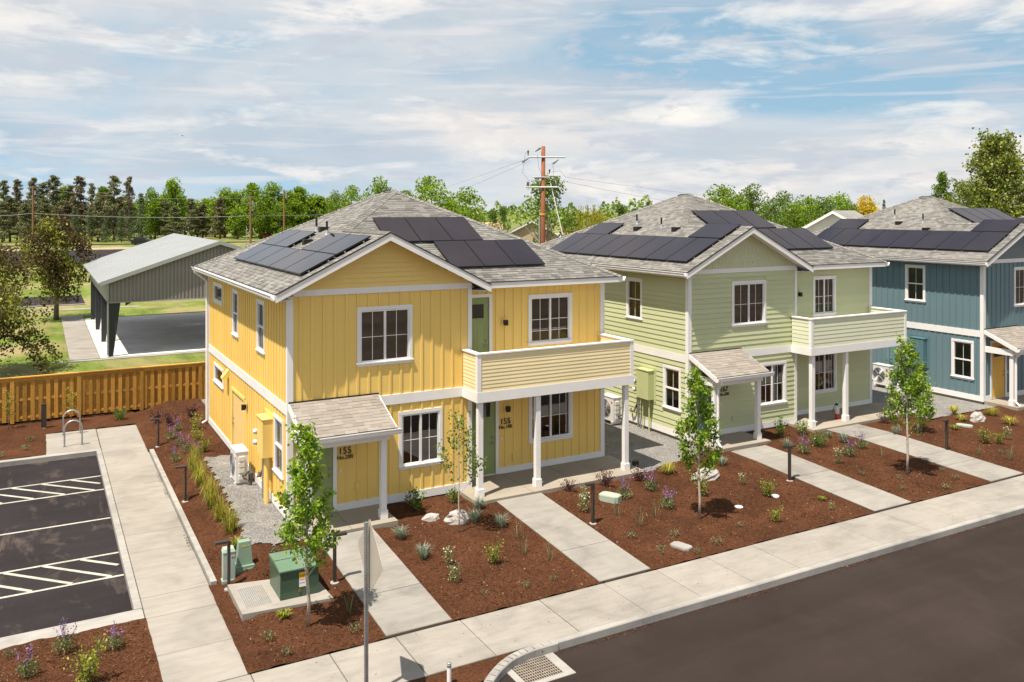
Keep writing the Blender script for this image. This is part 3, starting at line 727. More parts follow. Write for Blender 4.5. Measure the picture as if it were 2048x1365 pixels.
def house(ox, oy, label, cat, style, col, pale, gable, doorcol, numbers, cfg, group=None):
    H = empty(cfg.get('name', 'house'), (ox, oy, 0)); tag(H, label, cat, group)
    sd = M(label[:12]+'_siding', col, .5, .06, .5, .015, 22, piece=.055, stretch=(1, 1, .45)); pl_ = M(label[:12]+'_balcony_siding', pale, .55, .05, .9, .03, 30, piece=.04)
    gm = M(label[:12]+'_gable_siding', gable, .55, .05, .9, .03, 30, piece=.04); dm = M(label[:12]+'_door_paint', doorcol, .45, .05, 2, .03)
    dm2 = M(label[:12]+'_utility_door', tuple(min(1, v*1.05) for v in cfg.get('util', col)), .45, .05)
    full = cfg.get('full', True)
    PL, PF, PR_, PW, PB, PT = Plane('x-', 0), Plane('y-', 0), Plane('y-', YR), Plane('x+', W2), Plane('y+', D), Plane('x+', W1)
    # foundation
    b = MB(); b.box(.03, W1-.03, .03, D-.03, -.4, .0); b.box(W1-.03, W2-.03, YR+.03, D-.03, -.4, .0); b.build('foundation', conc2, H)
    # ---- openings
    blkL, holL, blkF, holF, blkR, holR = [], [], [], [], [], []
    for (u0, u1, z0, z1, st) in cfg['left']:
        k, h = window(PL, u0, u1, z0, z1, H, st); blkL.append(k); holL.append(h)
    for (u0, u1, z0, z1, st, rows) in cfg['front']:
        k, h = window(PF, u0, u1, z0, z1, H, st, rows=rows); blkF.append(k); holF.append(h)
    for (u0, u1, z0, z1, st, rows) in cfg['recess']:
        k, h = window(PR_, u0, u1, z0, z1, H, st, rows=rows); blkR.append(k); holR.append(h)
    def door_at(pl, u0, u1, z0, z1, blk, hol, mat, **kw):
        blk.append(front_door(pl, u0, u1, z0, z1, H, mat, **kw)); hol.append((u0, u1, z0, z1))
    door_at(PF, *cfg['door1'], .05, 2.42, blkF, holF, dm)
    door_at(PR_, *cfg['door2'], .05, 2.42, blkR, holR, dm)
    door_at(PR_, *cfg['door3'], 2.97, 5.4, blkR, holR, dm)
    if 'util' in cfg: door_at(PL, *cfg['utild'], .03, 2.05, blkL, holL, dm2, lite=False, trim=M('pale_'+label[:8], tuple(min(.8, v*1.15) for v in col), .5))
    # ---- walls and their siding
    bandsS = [(.22, BZ0), (BZ1, TOP)]
    wl = wall(PL, 0, D, 0, TOP+.12, holL, sd, H); wf = wall(PF, 0, W1, 0, TOP+.12, holF, sd, H); wr = wall(PR_, W1, W2, 0, TOP+.1, holR, sd, H)
    wr2 = wall(PW, YR, D, 0, TOP+.1, [], sd, H); wb = wall(PB, 0, W2, 0, TOP+.1, [], sd, H); wt = wall(PT, 0, YR, 0, TOP+.3, [], sd, H)
    if full:
        siding(style, PL, 0, D, bandsS, blkL+cfg.get('blockL', []), sd, wl)
        siding(style, PF, 0, W1, [(.22, BZ0), (BZ1, TOP)], blkF+[(0, 2.45, 2.2, 3.06)]*0, sd, wf)
        siding(style, PR_, W1, W2, [(.22, BZ0-.02), (BZ1, TOP)], blkR, sd, wr, cb=.04)
        siding(style, PW, YR, D, bandsS, [], sd, wr2)
    # ---- trim boards, each a piece
    def tp(pl, u0, u1, z0, z1, d=.032, nm='trim_board'): pl.piece(nm, u0, u1, .001, d, z0, z1, white, H)
    def doorless(u0, u1, blk): return free((u0, u1), [(k[0], k[1]) for k in blk if k[2] < .1])
    c = .12
    for p, q in doorless(c, D-c, blkL): tp(PL, p, q, 0, .22)
    for p, q in doorless(c, W1-c, blkF): tp(PF, p, q, 0, .22)
    for p, q in doorless(W1, W2-c, blkR): tp(PR_, p, q, 0, .22)
    tp(PW, YR+c, D-c, 0, .22); tp(PL, c, D-c, BZ0, BZ1); tp(PF, c, W1, BZ0, BZ1, .034); tp(PW, YR+c, D-c, BZ0, BZ1)
    for pl, u0, u1 in ((PL, -.034, c), (PL, D-c, D), (PF, -.0, c), (PF, W1-c, W1), (PR_, W2-c, W2), (PW, YR-.034, YR+c)):
        for z0, z1 in ((0, BZ0-.002), (BZ0-.002, BZ1+.002), (BZ1+.002, TOP-.01)): tp(pl, u0, u1, z0, z1, .036 if pl is PF else .034, 'corner_board')
    tp(PF, c, W1-.0, TOP-.01, TOP+.15, .038, 'frieze_board')
    # ---- gable
    gz = TOP+.15
    apex = EZ+SL*(XR+OV)-.2
    gb = MB(); gb.add([(-.1, -.004, gz-.15), (W1+.1, -.004, gz-.15), (XR, -.004, apex+.1)], [(0, 1, 2)]); g = gb.build('gable_wall', gm, H)
    ex = cfg.get('gable_exposure', .13); z = gz
    while z < apex-.08:
        zt = min(z+ex, apex); half = (apex-z)/SL+.02; half2 = half
        a, c2 = XR-half, XR+half
        if cfg.get('gable') == 'shake':
            x = a
            while x < c2:
                w = random.uniform(.09, .2); lap('shingle', PF, x, min(c2, x+w-.008), .005, z+random.uniform(0, .012), zt, gm, g, random.uniform(.014, .022)); x += w
        else: lap('siding_board', PF, a, c2, .005, z, zt, gm, g)
        z += ex
    # ---- roof
    ye, yb = YR-OV, D+OV; xr = W2+OV; xm = (xr-OV)/2; rl = ye+(xm+OV); rb = yb-(xm+OV); yv = ye+(XR+OV)
    zL = lambda x, y: EZ+SL*(x+OV); zG = lambda x, y: EZ+SL*(2*XR+OV-x); zF = lambda x, y: EZ+SL*(y-ye); zR = lambda x, y: EZ+SL*(xr-x); zB = lambda x, y: EZ+SL*(yb-y)
    xg = 2*XR+OV
    planes = [([(-OV, -OV), (XR, -OV), (XR, yv), (xm, rl), (xm, rb), (-OV, yb)], (1, 0), (0, 1), zL),
              ([(xg, -OV), (xg, ye), (XR, yv), (XR, -OV)], (-1, 0), (0, 1), zG),
              ([(xg, ye), (xr, ye), (xm, rl), (XR, yv)], (0, 1), (1, 0), zF),
              ([(xr, ye), (xr, yb), (xm, rb), (xm, rl)], (-1, 0), (0, 1), zR),
              ([(xr, yb), (-OV, yb), (xm, rb)], (0, -1), (1, 0), zB)]
    db = MB(); sb = MB()
    for po, u, a, zf in planes:
        db.quad(*[(x, y, zf(x, y)-.004) for x, y in po]); sb.quad(*[(x, y, zf(x, y)-.15) for x, y in po][::-1])
    roof = db.build('roof', shingle_base, H); sb.build('soffit', white, roof)
    tabs_mesh('shingles', [tabs(po, u, a, zf) for po, u, a, zf in (planes if full else planes[:3])], shingle, roof)
    up = .012
    caps((XR, yv, zL(XR, 0)+up), (xm, rl, zL(xm, 0)+up), roof, drop=.36)
    caps((xr, ye, EZ+up), (xm, rl, zL(xm, 0)+up), roof, drop=.36); caps((-OV, yb, EZ+up), (xm, rb, zL(xm, 0)+up), roof, drop=.36)
    caps((XR, -OV, zL(XR, 0)+up), (XR, yv, zL(XR, 0)+up), roof, drop=.5); caps((xm, rl, zL(xm, 0)+up+.01), (xm, rb, zL(xm, 0)+up+.01), roof, drop=.5)
    caps((xr, yb, EZ+up), (xm, rb, zL(xm, 0)+up), roof, drop=.36)
    # rakes of the gable
    for sgn, zf, x0 in ((1, zL, -OV), (-1, zG, xg)):
        b = MB(); zt0, zt1 = EZ-.012, zL(XR, 0)-.012
        b.prism([(x0, -OV-.025, zt0-.2), (XR, -OV-.025, zt1-.2), (XR, -OV-.025, zt1), (x0, -OV-.025, zt0)], (0, .022, 0)); b.build('rake_board', white, roof)
        b = MB(); b.prism([(x0, -OV-.04, zt0), (XR, -OV-.04, zt1), (XR, -OV-.04, zt1+.03), (x0, -OV-.04, zt0+.03)], (0, .06, 0)); b.build('drip_edge', drip, roof)
    b = MB(); b.quad((xg+.001, -OV, EZ-.17), (xg+.001, ye, EZ-.17), (xg+.001, ye, EZ-.012), (xg+.001, -OV, EZ-.012)); b.build('fascia_board', white, roof)
    for x0, x1, y0, y1 in ((xg, xr, ye-.024, ye-.002), (-OV, xr, yb+.002, yb+.024), (-OV-.024, -OV-.002, -OV, yb), (xr+.002, xr+.024, ye, yb)):
        pbox('fascia_board', x0, x1, y0, y1, EZ-.18, EZ-.012, white, roof)
    for x0, x1, y0, y1 in ((xg-.02, xr+.02, ye-.04, ye+.02), (-OV-.03, -OV+.02, -OV, yb)): pbox('drip_edge', x0, x1, y0, y1, EZ-.012, EZ+.012, drip, roof)
    gutter(roof, -OV-.026, 0, -OV-.01, yb+.1, EZ-.02, 'y', -1); gutter(roof, xr+.026, 0, ye-.05, yb, EZ-.02, 'y', 1)
    # level eave soffits
    for x0, x1, y0, y1 in ((-OV, -.002, -OV+.02, yb), (W1+.1, xr, ye, YR-.004), (W2+.002, xr, YR, yb), (0, W2, D+.002, yb), (W1+.01, xg, -OV+.02, ye)):
        pbox('soffit_board', x0, x1, y0, y1, EZ-.172, EZ-.16, white, roof)
    for (x, y, zt) in cfg.get('vents', []):
        b = MB(); z0 = zL(x, y); b.lathe([(.1, -.03), (.07, .05), (.045, .14)], (x, y, z0), 10); v = b.build('vent_pipe', galv, roof)
        b = MB(); b.lathe([(.036, .1), (.036, zt)], (x, y, z0), 10); b.build('pipe', black, v)
    for (x, y) in cfg.get('hoods', []):
        z0 = zL(x, y); b = MB(); b.prism([(x-.14, y-.12, z0-.05), (x+.14, y-.12, z0+.06), (x+.14, y-.12, z0+.13), (x-.14, y-.12, z0+.13)], (0, .24, 0)); b.build('roof_vent', black, roof)
    for p in cfg['panels']: solar_panel(H, *p)
    # ---- entry porch over the left door
    px0, px1, pd, pz1, pz0 = .02, 2.42, 1.42, 3.03, 2.42
    sl = (pz1-pz0)/pd; zp = lambda y: pz1+sl*y
    b = MB(); b.prism([(px0, -.04, zp(-.04)-.004), (px0, -pd, zp(-pd)-.004), (px0, -pd, zp(-pd)-.15), (px0, -.04, zp(-.04)-.15)], (px1-px0, 0, 0)); pr = b.build('porch_roof', white, H)
    ncr = 12; cl = pd/ncr
    for k in range(ncr):
        ya = -pd-.015+k*cl; x = px0-random.uniform(0, .25)
        while x < px1:
            w = random.uniform(.2, .36); a, c2 = max(px0, x), min(px1, x+w)
            if c2-a > .04:
                th = random.choice((.012, .019)); m = MB(); yb_ = min(-.01, ya+cl*1.3)
                m.add([(a, ya, zp(ya)), (c2-.004, ya, zp(ya)), (c2-.004, ya, zp(ya)+th), (a, ya, zp(ya)+th), (c2-.004, yb_, zp(yb_)+.006), (a, yb_, zp(yb_)+.006)], [(0,1,2,3),(3,2,4,5),(0,3,5),(1,4,2)])
                m.build('shingle', porch_shingle, pr)
            x += w
    for x0 in (px0-.03, px1):
        b = MB(); b.prism([(x0, -.04, zp(-.04)-.17), (x0, -pd, zp(-pd)-.17), (x0, -pd, zp(-pd)-.008), (x0, -.04, zp(-.04)-.008)], (.03, 0, 0)); b.build('rake_board', white, pr)
    pbox('head_flashing', px0-.02, px1+.02, -.045, -.036, pz1-.03, pz1+.03, drip, pr); pbox('drip_edge', px0-.02, px1+.02, -pd-.03, -pd+.01, pz0-.008, pz0+.006, drip, pr)
    gutter(pr, px0-.05, px1+.1, -pd-.012, 0, pz0-.012, 'x', -1)
    pbox('porch_beam', px0+.05, px1-.1, -1.2, -1.02, pz0-.34, pz0-.06, white, pr); pbox('porch_beam', px0+.06, px0+.2, -1.02, -.036, pz0-.34, pz0-.1, white, pr); pbox('porch_beam', px1-.24, px1-.12, -1.02, -.036, pz0-.34, pz0-.1, white, pr)
    for x in (.2, 2.17): post(H, x, -1.1, .04, pz0-.34)
    if cfg.get('downspout'):
        b = MB(); b.tube([(px0+.12, -pd-.06, pz0-.12), (px0+.12, -pd-.06, pz0-.2), (px0+.2, -1.24, pz0-.42), (px0+.2, -1.24, .2), (px0+.22, -1.4, .06)], .045, 8); b.build('downspout', white, pr)
    b = MB(); b.box(.02, 2.45, -1.45, -.04, -.3, .04); b.build('entry_slab', conc2, H)
    pbox('slab_joint', 1.22, 1.232, -1.452, -.05, .0395, .0415, joint, H)
    # ---- balcony and covered porch
    bx0, bx1, by = 4.98, 10.29, -.96; rz = cfg.get('rail', 4.03)
    b = MB(); b.box(bx0, bx1, by, -.037, BZ0, BZ1-.02); b.box(W1+.04, bx1, -.037, YR-.034, BZ0, BZ1-.02); deck = b.build('balcony', white, H)
    tpz = [(Plane('y-', by), bx0, bx1), (Plane('x-', bx0), by, -.037), (Plane('x+', bx1), by, YR-.034)]
    for pl, u0, u1 in tpz:
        pl.piece('rim_board', u0-(.03 if pl.k == 'y-' else 0), u1+(.03 if pl.k == 'y-' else 0), .0, .03, BZ0-.01, BZ1+.005, white, deck)
        b = MB(); pl.box(b, u0, u1, -.09, -.0, BZ1-.02, rz-.03); g = b.build('balcony_railing', pl_, H)
        n = cfg.get('railn', 10); h = (rz-.03-BZ1-.01)/n
        for k in range(n):
            lap('siding_board', pl, u0+.1, u1-(.1 if pl.k == 'y-' else .02), 0, BZ1+.01+k*h, BZ1+.01+(k+1)*h, pl_, g, .013)
            if k % 1 == 0 and pl.k != 'x-':
                q = Plane({'y-': 'y+', 'x+': 'x-'}[pl.k], pl.c-(-.09 if pl.k == 'y-' else .09)); lap('siding_board', q, u0+.1, u1-.1, 0, BZ1+.01+k*h, BZ1+.01+(k+1)*h, pl_, g, .013)
        pl.piece('rail_cap', u0-(.04 if pl.k == 'y-' else -.14), u1+(.04 if pl.k == 'y-' else -.01), -.13, .04, rz-.03, rz+.01, white, g)
    for pl, u0, u1 in tpz[:1]:
        for a, c2 in ((u0-.022, u0+.1), (u1-.1, u1+.022)): pl.piece('corner_board', a, c2, .0, .024, BZ1+.005, rz-.03, white, deck)
    Plane('x-', bx0).piece('corner_board', by+.001, by+.1, 0, .022, BZ1+.005, rz-.03, white, deck); Plane('x+', bx1).piece('corner_board', by+.001, by+.1, 0, .022, BZ1+.005, rz-.03, white, deck)
    for x in cfg.get('posts', (5.1, 6.96, 10.1)): post(H, x, by+.12, .04, BZ0)
    b = MB(); b.box(4.82, 10.6, -1.22, YR-.034, -.3, .04); b.build('porch_slab', conc2, H)
    for x in (6.6, 8.2): pbox('slab_joint', x, x+.012, -1.222, YR-.04, .0395, .0415, joint, H)
    # ---- numbers, lamps, outlets
    num = M('number_black', (.015, .012, .01), .5)
    for (pl, u, z, l1, l2) in numbers:
        for body, size, dz, dx in ((l1, .25, 0, 0), (l2, .15, -.14, 0)):
            o = bpy.data.objects.new('house_number', text_mesh(body, size, num)); o.rotation_euler = (R(90), 0, 0)
            p = {'F': PF, 'R': PR_}[pl].pt(u+dx, .03, z+dz); o.location = p; link(o, H)
    for pl, u, z in cfg.get('lamps', []): wall_lamp({'F': PF, 'R': PR_, 'L': PL}[pl], u, z, H, sd)
    for pl, u, z in cfg.get('outlets', []): {'F': PF, 'R': PR_}[pl].piece('outlet_cover', u-.06, u+.06, .0, .05, z-.09, z+.09, sd, H)
    for pl, u, z in cfg.get('bells', []): {'F': PF, 'R': PR_}[pl].piece('doorbell', u-.018, u+.018, .0, .03, z-.05, z+.05, white, H)
    # ---- electrical service on the left wall
    if 'meter' in cfg:
        y0, y1, z0, z1 = cfg['meter']; mm = M(label[:12]+'_meter_box', cfg.get('metercol', col), .45, .05, 2)
        b = MB(); b.box(-.3, -.035, y0, y1, z0, z1); mb_ = b.build('meter_cabinet', mm, H); pbox('cabinet_lid', -.32, -.03, y0-.02, y1+.02, z1, z1+.03, mm, mb_)
        pbox('backing_board', -.035, -.002, y0-.1, y1+.25, z0-.1, z1+.12, mm, mb_)
        for zz in (z0+.25, z0+.55):
            b = MB(); b.tube([(-.04, y1+.16, zz), (-.3, y1+.16, zz)], .09, 12); b.build('electric_meter', galv, mb_)
            b = MB(); b.tube([(-.3, y1+.16, zz), (-.37, y1+.16, zz)], [.085, .06], 12); b.build('meter_glass', M('meter_glass', (.6, .6, .58), .15, .1, spec=.7), mb_)
        for yy, r_ in cfg.get('conduits', ((y0+.12, .028), (y0+.5, .022))):
            b = MB(); b.tube([(-.16, yy, z0), (-.16, yy, -.2)], r_, 10); b.build('conduit', mm, mb_)
        b = MB(); b.tube([(-.1, y1+.16, z0+.15), (-.1, y1+.16, -.1)], .03, 8); b.tube([(-.12, y1-.08, .5), (-.16, y1-.05, -.1)], .03, 8); b.build('conduit', galv, mb_)
        b = MB(); b.tube([(-.1, y1+.6, .5), (-.16, y1+.5, .42), (-.14, y1+.35, .46), (-.05, y1+.3, .7)], .035, 8); b.build('pipe_insulation', M('pipe_wrap', (.1, .08, .07), .8), mb_)
    if cfg.get('downpipe'):
        b = MB(); b.tube([(-OV-.08, D+.2, EZ-.1), (-OV-.06, D+.15, EZ-.2), (-.09, D-.02, EZ-.55), (-.09, D-.02, .1), (-.25, D-.02, .0)], .045, 8); b.build('downspout', white, H)
    for (y, z) in cfg.get('hood', []):
        b = MB(); b.prism([(-.02, y-.14, z), (-.02, y-.14, z+.28), (-.24, y-.14, z+.02), (-.24, y-.14, z-.03)], (0, .28, 0)); b.build('wall_vent_hood', M('hood_paint', tuple(min(.8, v*1.1) for v in col), .5), H)
    return H
YEL = (.79, .545, .155); YPALE = (.76, .63, .37)
GRN = (.48, .505, .3); GPALE = (.61, .62, .46)
BLU = (.125, .195, .22); BPALE = (.22, .29, .32)
SAGE = (.24, .3, .125)
rowsU, rowsR = (.52,), (.5, .77)
def grid(plane, al, bl, skip=()):
    return [(plane, a0, a1, b0, b1) for j, (b0, b1) in enumerate(zip(bl[:-1], bl[1:])) for i, (a0, a1) in enumerate(zip(al[:-1], al[1:])) if (i, j) not in skip]
ylw = grid('L', [-.03, 1.7, 3.44, 5.17, 6.9, 8.6], [.33, 1.30, 2.27], [(2, 1)])+grid('F', [3.65, 4.73, 5.81, 6.89], [2.46, 3.92])+grid('F', [5.11, 6.18, 7.25, 8.33], [.99, 2.45])
house(0, 0, 'yellow two-storey house with green doors, nearest the parking lot', 'house', 'batten', YEL, YPALE, (.74, .53, .17), SAGE,
      [('F', 1.5, 1.53, '155', 'No.200'), ('R', 6.75, 1.53, '155', 'No.100')],
      dict(name='yellow_house', left=[(8.96, 10.66, 4.65, 5.4, 'fixed'), (6.25, 7.22, 3.84, 5.42, 'hung'), (2.6, 3.58, 3.84, 5.42, 'hung'), (8.84, 10.62, 1.71, 2.46, 'fixed'), (.48, 1.5, .86, 2.48, 'hung')],
           front=[(1.84, 3.43, 3.8, 5.4, 'slider', rowsU), (3.03, 4.34, .86, 2.46, 'slider', rowsU)],
           recess=[(7.56, 9.16, 3.82, 5.4, 'slider', rowsR), (7.58, 9.18, .8, 2.4, 'slider', rowsU)],
           door1=(.32, 1.18), door2=(5.55, 6.42), door3=(5.32, 6.2), util=(.74, .5, .2), utild=(5.35, 7.2), panels=ylw,
           vents=[(2.47, 6.0, .42), (2.3, 4.26, .42)], hoods=[(2.5, 5.3), (1.75, 4.5)], lamps=[('F', 1.5, 1.98), ('R', 6.8, 2.0), ('R', 6.72, 4.62), ('L', 4.95, 1.95)],
           outlets=[('F', 1.85, .62), ('R', 7.05, .5)], bells=[('F', 1.38, 1.1), ('R', 6.62, 1.1)], meter=(1.55, 2.25, 1.25, 2.28), conduits=((1.67, .06), (1.9, .035)), downpipe=True, hood=[(7.9, 2.35)], blockL=[(4.75, 5.15, 1.8, 2.1)]))
grn = grid('L', [.13+1.166*k for k in range(9)], [.06, 1.62])+grid('L', [.13, 1.9], [1.65, 2.64])+grid('L', [7.05, 8.85], [1.55, 2.53])+grid('F', [3.85+1.13*k for k in range(4)], [2.92, 4.36])+grid('F', [5.55, 6.65, 7.73, 8.82], [1.32, 2.87])
house(14.1, .91, 'pale green two-storey house with lap siding, middle of the row', 'house', 'lap', GRN, GPALE, (.52, .53, .34), (.05, .11, .145),
      [('F', 1.62, 1.55, '167', 'No.200')],
      dict(name='green_house', left=[(6.25, 7.22, 3.84, 5.42, 'hung'), (2.57, 3.56, 3.84, 5.45, 'hung'), (.37, 1.35, .85, 2.45, 'hung')],
           front=[(2.0, 3.68, 3.8, 5.45, 'slider', rowsU), (3.3, 4.72, .78, 2.4, 'slider', rowsU)],
           recess=[(6.95, 8.25, 3.82, 5.4, 'slider', rowsU), (6.95, 8.3, .75, 2.4, 'slider', rowsU)],
           door1=(.36, 1.22), door2=(5.45, 5.95), door3=(5.4, 5.62), panels=grn, gable='shake', gable_exposure=.17, railn=7,
           vents=[(2.66, 6.4, .42), (2.41, 4.45, .42)], hoods=[(2.2, 5.75), (2.25, 3.35)], lamps=[('F', 1.55, 2.0), ('R', 6.15, 4.75)],
           outlets=[('F', 2.05, .55)], bells=[('F', 1.48, 1.1)], meter=(1.85, 2.55, 1.08, 2.12), metercol=(.44, .47, .24), downspout=True, posts=(5.15, 6.95, 10.1)))
blu = grid('L', [-.08+1.208*k for k in range(9)], [.24, 1.78])+grid('L', [-.05, 1.7], [1.8, 2.82])+grid('L', [7.72, 9.5], [1.75, 2.76])+grid('F', [4.42+.945*k for k in range(5)], [3.1, 4.6])
house(28.9, -.39, 'dark blue two-storey house with yellow doors at right edge', 'house', 'batten', BLU, BPALE, (.16, .18, .19), (.72, .42, .09),
      [], dict(name='blue_house', left=[(6.25, 7.22, 3.84, 5.42, 'hung'), (2.65, 3.66, 3.86, 5.55, 'hung'), (.4, 1.41, .79, 2.48, 'hung')],
           front=[(2.17, 3.8, 3.84, 5.56, 'slider', rowsU), (3.2, 4.6, .8, 2.4, 'slider', rowsU)],
           recess=[(7.2, 8.7, 3.82, 5.4, 'slider', rowsU), (7.2, 8.7, .8, 2.4, 'slider', rowsU)],
           door1=(.58, 1.52), door2=(5.5, 6.4), door3=(5.3, 6.1), panels=blu, gable_exposure=.15,
           vents=[(3.12, 6.55, .42), (2.65, 4.65, .42)], hoods=[(2.5, 5.85), (1.95, 4.0)], lamps=[('F', 1.85, 2.0)], bells=[('F', 1.7, 1.1)],
           meter=(2.55, 3.2, 1.1, 2.3), metercol=(.09, .17, .2), downspout=True, util=(.11, .2, .23), utild=(3.6, 4.5)))
house(43.9, -.2, 'fourth house of the row, only its grey roof showing beyond blue house', 'house', 'batten', (.3, .32, .33), (.5, .5, .5), (.3, .3, .3), (.4, .1, .05),
      [], dict(name='house', left=[(2.65, 3.66, 3.86, 5.55, 'hung')], front=[(2.17, 3.8, 3.84, 5.56, 'slider', rowsU)], recess=[(7.2, 8.7, 3.82, 5.4, 'slider', rowsU)],
           door1=(.58, 1.52), door2=(5.5, 6.4), door3=(5.3, 6.1), panels=grid('L', [8.0, 9.7], [1.75, 2.76])+grid('L', [1.0+1.208*k for k in range(7)], [.24, 1.78]), full=False))
# ------------------------------------------------------------------ foliage makers
def leaf_quads(C, size, flat=.0, aspect=.55, up=None):
    """rhombic leaves at centres C (n,3)"""
    n = len(C); size = np.broadcast_to(np.asarray(size, float), (n,))
    a = rng.normal(size=(n, 3)); a /= np.linalg.norm(a, axis=1)[:, None]
    if up is not None: a = a*(1-up)+np.array([0, 0, 1.])*up; a /= np.linalg.norm(a, axis=1)[:, None]
    b = rng.normal(size=(n, 3)); b -= a*(a*b).sum(1)[:, None]; b /= np.linalg.norm(b, axis=1)[:, None]
    l = size*rng.uniform(.7, 1.2, n)
    u = a*l[:, None]*.5; v = b*(l*aspect)[:, None]*.5; w = np.cross(a, b)*(l*.12)[:, None]
    V = np.stack([C-u, C+v-w, C+u, C-v-w], 1).reshape(-1, 3)
    return V, np.arange(4*n).reshape(-1, 4)
def blades(n, h, spread, lean, width, base=.06, droop=.5):
    """grass blades as two-piece bent strips, rooted round the origin"""
    a = rng.uniform(0, 6.283, n); r = base*np.sqrt(rng.uniform(0, 1, n)); hh = h*rng.uniform(.55, 1.1, n); out = spread*rng.uniform(.2, 1.0, n)
    d = np.stack([np.cos(a), np.sin(a), a*0], 1); s = np.stack([-np.sin(a), np.cos(a), a*0], 1)*width/2
    p0 = d*r[:, None]; p1 = d*(r+out*.45)[:, None]; p1[:, 2] = hh*.68; p2 = d*(r+out)[:, None]; p2[:, 2] = hh*(1-droop*rng.uniform(.0, 1., n)*.6)
    V = np.stack([p0-s, p0+s, p1+s*.9, p1-s*.9, p2+s*.15, p2-s*.15], 1).reshape(-1, 3); q = np.arange(n)[:, None]*6
    F = np.concatenate([q+np.array([[0, 1, 2, 3]]), q+np.array([[3, 2, 4, 5]])]); return V, F
def merge(parts):
    V = []; F = []; T = []; o = 0
    for v, f, t in parts:
        V.append(v); F.append(f+o); T.append(np.broadcast_to(t, (len(f),))); o += len(v)
    return np.concatenate(V), np.concatenate(F), np.concatenate(T)
L_maple = M_leaf('young_maple_leaf', [(0, (0.0595, 0.128, 0.0102)), (.5, (0.17, 0.3, 0.0204)), (1, (0.425, 0.495, 0.051))], .4)
L_maple2 = M_leaf('thin_tree_leaf', [(0, (0.065, 0.111, 0.0156)), (.5, (0.156, 0.234, 0.0325)), (1, (0.351, 0.39, 0.078))], .4)
L_green = M_leaf('spring_green_leaf', [(0, (0.0655, 0.123, 0.0096)), (.5, (0.186, 0.299, 0.0192)), (1, (0.415, 0.51, 0.048))], .4)
L_olive = M_leaf('olive_red_leaf', [(0, (.045, .02, .016)), (.35, (.09, .055, .026)), (.65, (.14, .15, .028)), (1, (.4, .42, .06))], .35)
L_dark = M_leaf('dark_green_leaf', [(0, (0.0445, 0.0884, 0.0154)), (.5, (0.111, 0.189, 0.0277)), (1, (0.296, 0.376, 0.0616))], .3)
L_pine = M_leaf('pine_needles', [(0, (.08, .088, .04)), (.5, (.19, .2, .095)), (1, (.33, .32, .17))], .2)
L_brown = M_leaf('brown_pine_needles', [(0, (.07, .062, .035)), (.5, (.18, .15, .085)), (1, (.31, .26, .15))], .2)
L_spruce = M_leaf('spruce_needles', [(0, (.045, .07, .03)), (.5, (.11, .15, .065)), (1, (.2, .25, .11))], .2)
L_willow = M_leaf('willow_leaf', [(0, (.16, .16, .015)), (.5, (.36, .34, .04)), (1, (.55, .5, .1))], .4)
L_yellow = M_leaf('yellow_leaf', [(0, (.35, .24, .01)), (.5, (.65, .47, .03)), (1, (.8, .62, .08))], .4)
L_poplar = M_leaf('poplar_leaf', [(0, (0.05, 0.081, 0.0128)), (.5, (0.15, 0.198, 0.0288)), (1, (0.46, 0.468, 0.096))], .35)
L_dead = M_leaf('bare_twigs', [(0, (.12, .09, .06)), (1, (.26, .2, .14))], .1)
def limb_tree(name, h, trunk_r, n_limbs, z0, reach, rise, leafn, leaf, lmat, bmat, label, cat, group=None, taper=.7, spread=.12, lean=(0, 0), sparse=0., tips=1):
    """a real limb skeleton with leaf clusters carried along the limbs"""
    root = empty(name); tag(root, label, cat, group)
    b = MB(); k = 8
    tr = [(lean[0]*(i/k)**1.3+.02*math.sin(i*2.1)*h/4, lean[1]*(i/k)**1.3+.02*math.cos(i*1.7)*h/4, h*i/k*.97) for i in range(k+1)]
    b.tube(tr, [trunk_r*(1-.85*i/k)+.004 for i in range(k+1)], 8)
    C = []; S = []
    at = lambda t: np.array([np.interp(t*k, range(k+1), [p[j] for p in tr]) for j in range(3)])
    for i in range(n_limbs):
        t = (z0+(h*.95-z0)*((i+.3)/n_limbs))/(h*.97); p = at(min(1, t)); ang = i*2.4+random.uniform(-.5, .5)
        f = (1-t); L = reach*(f**taper*.9+.16)*random.uniform(.7, 1.25)
        q = p+np.array([math.cos(ang)*L*.55, math.sin(ang)*L*.55, L*rise*.45]); e = p+np.array([math.cos(ang)*L, math.sin(ang)*L, L*rise])
        r0 = trunk_r*.42*(f+.25); b.tube([p, q, e], [r0, r0*.6, .004], 5, cap=False)
        m = max(3, int(leafn*(f**.6+.25)/n_limbs)); u = rng.beta(1.6, 1.0, m)[:, None]*(1-sparse)+sparse
        base = np.where(u < .5, p+(q-p)*u*2, q+(e-q)*(u*2-1))
        cl = rng.integers(0, 4, m); off = rng.normal(0, spread*.6, (4, 3)); C.append(base+off[cl]+rng.normal(0, spread*.7, (m, 3)))
        for tt in range(tips):
            sa = ang+random.uniform(-1, 1); s0 = p+(e-p)*random.uniform(.35, .7); s1 = s0+np.array([math.cos(sa), math.sin(sa), rise])*L*.4
            b.tube([s0, s1], [r0*.45, .003], 4, cap=False); m2 = m//(tips+1); uu = rng.uniform(.2, 1.05, m2)[:, None]
            C.append(s0+(s1-s0)*uu+rng.normal(0, spread*.8, (m2, 3)))
    C = np.concatenate(C); b.build('trunk', bmat, root, True)
    V, F = leaf_quads(C, leaf, aspect=.75)
    ctr = C.mean(0); dd = np.linalg.norm((C-ctr)/C.std(0), axis=1)
    big_mesh('crown', V, F, lmat, np.clip(.5+rng.normal(0, .25, len(F)), 0, 1), root)
    return root
